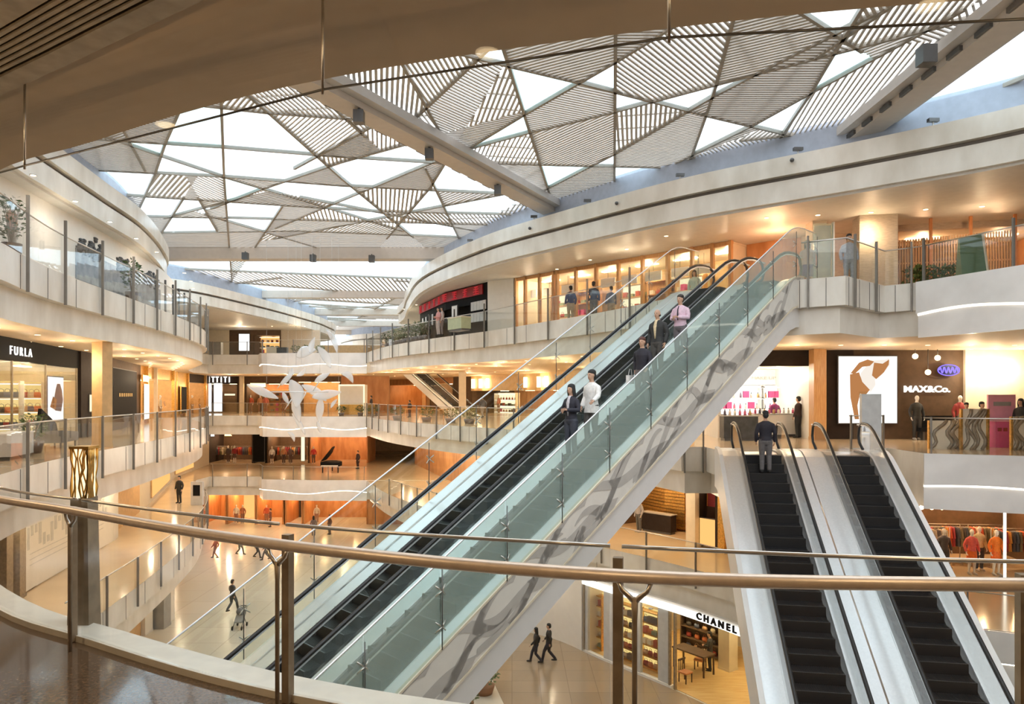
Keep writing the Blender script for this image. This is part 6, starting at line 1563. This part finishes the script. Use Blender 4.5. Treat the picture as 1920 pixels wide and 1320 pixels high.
for zz in (ZC, ZG): row(offset(WRC if zz == ZC else WG, -1.6)[:4], 0, zz + H, 4.5, 2, 40, 'round downlight along the %s inner right wall' % ('lower' if zz == ZC else 'ground'), 'inner right wall downlights, %s level' % ('lower' if zz == ZC else 'ground'), 1, 170 if zz == ZC else 60, LW_)
row([(18.2, 28.7), (21, 28.7)], 0, ZB + H, 1., .1, 3, 'round downlight close to the cream wall behind the pink booth', 'wall washing downlights by the cream wall', 1, 130, (1, .85, .6))
row([(7.5, 29), (19, 27.2)], 0, ZC + H, 2., .3, 14, 'round downlight over the crowded clothes shop walkway', 'clothes shop walkway downlights', 2, 110, LW_)
row([(8.8, 25.5), (17, 23.6)], 0, 8.08, 1.7, .2, 12, 'round downlight under the marble canopy at upper right', 'canopy downlights at upper right', 2, 70, (1, .7, .42))
row(cr(RBASE, 6), 1.3, 8.08, 2.8, 8., 60, 'round downlight under the marble canopy of the upper balcony', 'canopy downlights of the upper balcony', 3, 60, (1, .8, .55))
row([(-26, 66), (-14, 66)], 0, 8.1, 3., 1, 14, 'round downlight over the topmost far bridge', 'topmost far bridge downlights', 2, 170, LW_)
row(LEFTV, .75, 8.08, 2.8, .5, 30, 'round downlight over the upper left balcony', 'upper left balcony downlights', 3, 60, (1, .85, .65))
for x, y, p in ((-3.2, 2.2, 48), (-.4, .6, 48), (2.6, 1.2, 40), (-6.5, 6.0, 60)):
    downlight(x, y, ZA - 1.65 - .13, 'round downlight in the ceiling behind the photographer', 'downlights behind the photographer', .09); spot(x, y, ZA - 1.65 - .16, p * 1.6, (1, .72, .42))

# ------------------------------------------------------------------ the hanging white sculpture
D = 40.
def sp(px, py, dd=0.): return Vector(((px - HX) / F * (D + dd), D + dd, zof(py, D + dd)))
sc = thing('hanging_sculpture', 'white leaf and petal sculpture hanging in the void before the far bridges', 'sculpture', sp(565, 745))
def petal(a, b, wd, curl, th=.02, m='sculpt_glass', name='petal', roll=0.):
    n = 12; d = (b - a); up = Vector((0, -1, 0)); sd = d.cross(up).normalized(); nn = sd.cross(d.normalized())
    sd2 = sd * math.cos(roll) + nn * math.sin(roll); nn = nn * math.cos(roll) - sd * math.sin(roll); V = []; k = 7
    for i in range(n + 1):
        t = i / n; w_ = wd * math.sin(PI * min(1, t * .96 + .02)) ** .8 * (1 - .25 * t); c = a + d * t + nn * curl * math.sin(PI * t)
        for j in range(k):
            u = (j / (k - 1) - .5) * 2; V.append(c + sd2 * w_ * u + nn * (-.35 * w_ * u * u))
    o = len(V); V += [v + nn * th for v in V]; g = lambda i, j: i * k + j; Fc = []
    for i in range(n):
        for j in range(k - 1): Fc += [(g(i, j), g(i, j + 1), g(i + 1, j + 1), g(i + 1, j)), (o + g(i, j), o + g(i + 1, j), o + g(i + 1, j + 1), o + g(i, j + 1))]
        for j in (0, k - 1): Fc.append((g(i, j), g(i + 1, j), o + g(i + 1, j), o + g(i, j)))
    for i in (0, n):
        for j in range(k - 1): Fc.append((g(i, j), o + g(i, j), o + g(i, j + 1), g(i, j + 1)))
    mb = MB(); mb.add(V, Fc, 0, True); return mb.build(name, m, sc)
PT = [((463, 721), (522, 747), .42, .12), ((545, 712), (556, 765), .75, .2), ((551, 740), (562, 792), .50, .15), ((566, 722), (612, 752), .45, .25), ((585, 745), (640, 735), .45, .18), ((601, 745), (598, 792), .5, .1),
      ((527, 722), (550, 700), .30, .1), ((556, 705), (572, 690), .25, .1), ((590, 716), (618, 700), .28, .12), ((555, 668), (592, 655), .55, .3), ((596, 650), (620, 690), .4, .25), ((581, 662), (590, 632), .26, .15),
      ((612, 618), (632, 662), .34, .15), ((530, 735), (542, 758), .22, .1), ((548, 775), (572, 815), .25, .1), ((595, 790), (602, 812), .22, .05), ((540, 810), (552, 828), .26, .08), ((620, 765), (632, 748), .16, .05), ((640, 700), (662, 718), .4, .2), ((548, 690), (540, 705), .3, .1)]
rr = random.Random(14)
for a, b, wd, cu in PT:
    dd = rr.uniform(-1.4, 1.4); petal(sp(*a, dd), sp(*b, dd + rr.uniform(-.3, .3)), wd * .68, cu * rr.choice([1, -1]), roll=rr.uniform(-.6, .6))
for (a, b) in (((520, 728), (532, 712)), ((545, 750), (534, 768)), ((560, 760), (572, 735)), ((586, 735), (605, 700))):
    m = MB(); p, q = sp(*a), sp(*b); c = (p + q) / 2 + Vector((.3, -.3, .3)); m.tube([p, p.lerp(c, .6), c, c.lerp(q, .6), q], [.02, .035, .035, .03, .012], 6); m.build('curling_stem', 'sculpt', sc)
rg = MB(); rg.tube([sp(560, 735) + Vector((1.6 * math.cos(i * PI / 12), 1.6 * math.sin(i * PI / 12), .0)) for i in range(25)], .03, 6); rg.build('ring_frame', 'bright_steel', sc)
for i, (px, py) in enumerate(((500, 735), (540, 715), (565, 690), (600, 720), (622, 640), (585, 645), (555, 690), (635, 740))):
    p = sp(px, py); m = MB(); m.tube([p, (p.x, p.y, ZR)], .008, 5); m.build('cable', 'light_grey', sc)

# ------------------------------------------------------------------ people
def esc_at(B, px, w, dt=0.):
    """ride position: distance down the stair whose sight column is px"""
    k = (px - HX) / F; b = B.O + B.n * w; t = (b.x - k * b.y) / (k * B.d.y - B.d.x); t = round((t + dt) / .405) * .405 + .2
    p = B.O + B.d * t + B.n * w; z = B.O.z - math.floor(t / .405) * .405 * B.k - .012
    return p.x, p.y, z
down = math.atan2(-EA.d.x, EA.d.y)
NV = (.022, .022, .035)
person('woman in a dark jacket with long hair and folded arms standing on the long escalator', *esc_at(EA, 1079, 1.40), down, 1.66, 'stand', 'hold', NV, (.05, .055, .075), long_hair=True, shirt=(.6, .58, .62), near=True, slim=.9)
person('man in a loose white shirt resting one hand on the escalator rail', *esc_at(EA, 1128, 1.12), down - .15, 1.76, 'step', 'rail2', (.80, .79, .77), (.10, .09, .085), near=True, slim=1.08, hem=.78)
person('woman in a black jacket and grey trousers stepping down the escalator below the bald man', *esc_at(EA, 1213, .85), down + .2, 1.66, 'step', 'swing', (.02, .018, .028), (.14, .12, .115), near=True, slim=.95, bag=(.75, .73, .70), hair=(.10, .03, .02))
person('bald man in an open dark suit with a cream shirt on the long escalator', *esc_at(EA, 1243, 1.22), down, 1.78, 'stand', 'down', (.025, .022, .03), (.07, .065, .06), shirt=(.72, .58, .36), near=True, slim=1.08, bald=True)
person('man in a pale pink shirt and dark tie nearest the top of the escalator', *esc_at(EA, 1282, 1.05), down, 1.75, 'stand', 'hold', (.72, .52, .62), (.16, .14, .15), near=True, slim=1.04, tie=(.02, .02, .03), hair=(.03, .02, .015))
x, y, z = esc_at(EB, 1434, .63)
person('man in a dark jacket seen from behind on the right hand escalator', x, y, z, math.atan2(EB.d.x, -EB.d.y), 1.80, 'stand', 'down', (.014, .013, .022), (.13, .12, .12), near=True, slim=1.06)
def at_head(px, py, z, h=1.70): D = (z + h - E) * F / (HY - py); return plan(px, D)
def pA(label, px, py, yaw, h=1.70, **k): x, y = at_head(px, py, ZA, h); return person(label, x, y, ZA, yaw, h, **k)
pA('woman in a pink top and patterned trousers by the pale counter of the red-bannered shop', 822, 577, 2.2, 1.66, top=(.62, .30, .28), bottom=(.42, .36, .33), arms='hold')
pA('person in a white coat just behind the pink topped woman', 829, 576, 1.6, 1.7, top=(.6, .5, .46), bottom=(.25, .2, .18))
pA('person with a big dark backpack in front of the white wall', 925, 572, 1.2, 1.72, top=(.06, .07, .08), bottom=(.05, .05, .06), pack=(.03, .035, .04))
pA('man in a grey shirt and black trousers left in front of the wood-framed store', 975, 565, .6, 1.72, top=(.40, .38, .34), bottom=(.03, .03, .03), legs='walk', arms='swing')
pA('woman in a long black dress before the wood-framed store', 995, 568, -.4, 1.64, top=(.03, .02, .025), bottom=(.03, .02, .025), skirt=True, long_hair=True)
pA('man in a blue shirt and khaki trousers before the wood-framed store', 1070, 537, .3, 1.75, top=(.06, .07, .15), bottom=(.38, .30, .18))
pA('man in dark blue standing by the railing left of the long escalator', 1113, 529, -.3, 1.78, top=(.03, .035, .06), bottom=(.10, .09, .07))
pA('person in a grey blue top right beside the far escalator screen', 1146, 538, .2, 1.70, top=(.11, .12, .16), bottom=(.28, .22, .15))
pA('person in a mint top with black hair at the head of the long escalator', 1302, 508, 2.6, 1.66, top=(.48, .64, .62), bottom=(.2, .2, .2), long_hair=True)
pA('woman in a violet dress standing at the upper railing beside the escalator head', 1514, 452, 2.8, 1.68, top=(.62, .42, .36), bottom=(.08, .05, .20), skirt=True, long_hair=True)
pA('person in pale grey behind the zigzag railing in front of the stone columns', 1592, 440, 3.0, 1.72, top=(.42, .42, .46), bottom=(.3, .3, .32))
def pB(label, px, D, yaw, z=ZB, h=1.7, **k): x, y = plan(px, D); return person(label, x, y, z, yaw, h, **k)
pB('person in dark clothes standing left on the middle level plaza', 696, 66, 2.0, top=(.05, .04, .04), bottom=(.06, .05, .05))
pB('small person in black by the foot of the small distant escalator', 768, 58, 1., h=1.35, top=(.03, .03, .03), bottom=(.05, .04, .05))
pB('person in grey walking to the shop under the wall lamps', 905, 56, .5, top=(.10, .10, .12), bottom=(.35, .33, .35), legs='walk', arms='swing')
pB('dark haired person behind the cream lattice, left of two', 1812, 25.2, 2.6, h=1.52, top=(.20, .16, .13), bottom=(.05, .05, .05))
pB('dark haired person behind the cream lattice, right of two', 1841, 24.9, 3.4, h=1.55, top=(.35, .26, .16), bottom=(.05, .05, .05))
pB('person in black at the right edge beside the pink booth', 1914, 24.6, 2.0, h=1.66, top=(.03, .03, .03), bottom=(.04, .04, .04), long_hair=True)
pB('shopper in black inside the cosmetics shop beside the wood pillar', 1497, 30.6, .6, h=1.72, top=(.05, .03, .03), bottom=(.03, .03, .03))
pB('shopper in purple deep in the cosmetics shop', 1452, 32.0, .2, h=1.66, top=(.25, .03, .14), bottom=(.05, .04, .06))
def pon(label, px, py, z, yaw, h=1.7, **k): v = on_z(px, py, z); return person(label, v.x, v.y, z, yaw, h, **k)
pon('man in black standing alone on the lower left level', 336, 943, ZC, 2.9, 1.76, top=(.012, .012, .015), bottom=(.012, .012, .014))
pon('person in a long dark coat right of the grand piano', 671, 879, ZC, 2.4, 1.72, top=(.04, .02, .02), bottom=(.04, .02, .02), hem=.6)
pon('person in brick red walking leftmost on the ground floor', 404, 1047, ZG, 1.4, 1.58, legs='walk', arms='swing', top=(.30, .07, .03), bottom=(.26, .10, .06))
pon('person in dark green walking second on the ground floor', 450, 1040, ZG, -1.7, 1.58, legs='walk2', arms='swing2', top=(.08, .10, .06), bottom=(.12, .12, .10))
pon('person in black walking third on the ground floor', 482, 1046, ZG, -1.5, 1.58, legs='walk', arms='swing', top=(.03, .035, .04), bottom=(.06, .06, .06))
pon('person in slate blue walking on the ground floor behind the railing fork', 499, 1050, ZG, 1.8, 1.58, legs='walk2', arms='swing', top=(.12, .14, .16), bottom=(.12, .12, .13))
pon('tall man in dark grey walking past the pushchair on the ground floor', 436, 1147, ZG, -.5, 1.82, legs='walk', arms='swing', top=(.045, .045, .05), bottom=(.055, .055, .06))
pon('person in patterned grey near the foot of the far ground floor shops', 588, 1004, ZG, .4, 1.7, top=(.22, .20, .22), bottom=(.16, .14, .17), long_hair=True)
pon('person in brown standing right of the patterned one on the ground floor', 618, 1002, ZG, 2.4, 1.72, top=(.18, .09, .06), bottom=(.18, .15, .14))
pon('person in dark red far back on the ground floor behind the glass railing', 507, 988, ZG, 2.0, 1.7, top=(.16, .06, .05), bottom=(.10, .07, .07))
pon('walking woman in black with one arm out beside the white hoarding', 1005, 1243, ZG, 1.4, 1.62, legs='walk', arms='swing', top=(.015, .015, .02), bottom=(.03, .03, .035), long_hair=True)
pon('walking man in black beside the white hoarding, right of the woman', 1029, 1242, ZG, 1.4, 1.78, legs='walk2', arms='swing2', top=(.015, .015, .02), bottom=(.02, .02, .025), hem=.72)
pon('person in black standing inside the ground floor shop', 1331, 1258, ZG, 1.2, 1.74, top=(.015, .013, .012), bottom=(.018, .016, .015), arms='hold')
# pushchair on the ground floor
v = on_z(449, 1178, ZG); x, y = v.x, v.y; z = ZG
t = thing('pushchair', 'grey pushchair just behind the tall man on the ground floor', 'pushchair', (x, y, z))
m = MB(); m.hexa([(x - .2, y - .25, z + .35), (x + .2, y - .25, z + .35), (x + .2, y + .25, z + .3), (x - .2, y + .25, z + .3), (x - .2, y - .25, z + .42), (x + .2, y - .25, z + .42), (x + .2, y + .3, z + .85), (x - .2, y + .3, z + .85)]); m.build('seat', 'grey', t)
m = MB(); m.ell((x, y + .2, z + .85), (.24, .28, .2)); m.build('canopy', 'mid_grey', t)
for sx in (-1, 1):
    m = MB(); m.tube([(x + sx * .22, y - .35, z + .12), (x + sx * .22, y + .1, z + .55), (x + sx * .22, y + .55, z + 1.05)], .016, 6); m.tube([(x + sx * .22, y + .4, z + .12), (x + sx * .22, y + .1, z + .55)], .016, 6); m.build('frame', 'dark_steel', t)
    for dy in (-.35, .4): m = MB(); m.tube([(x + sx * .25 - .02, y + dy, z + .11), (x + sx * .25 + .02, y + dy, z + .11)], .11, 14); m.build('wheel', 'rubber', t)
m = MB(); m.tube([(x - .22, y + .55, z + 1.05), (x + .22, y + .55, z + 1.05)], .02, 6); m.build('push_bar', 'rubber', t)
# tidy: every mesh carries its own origin inside its own outline
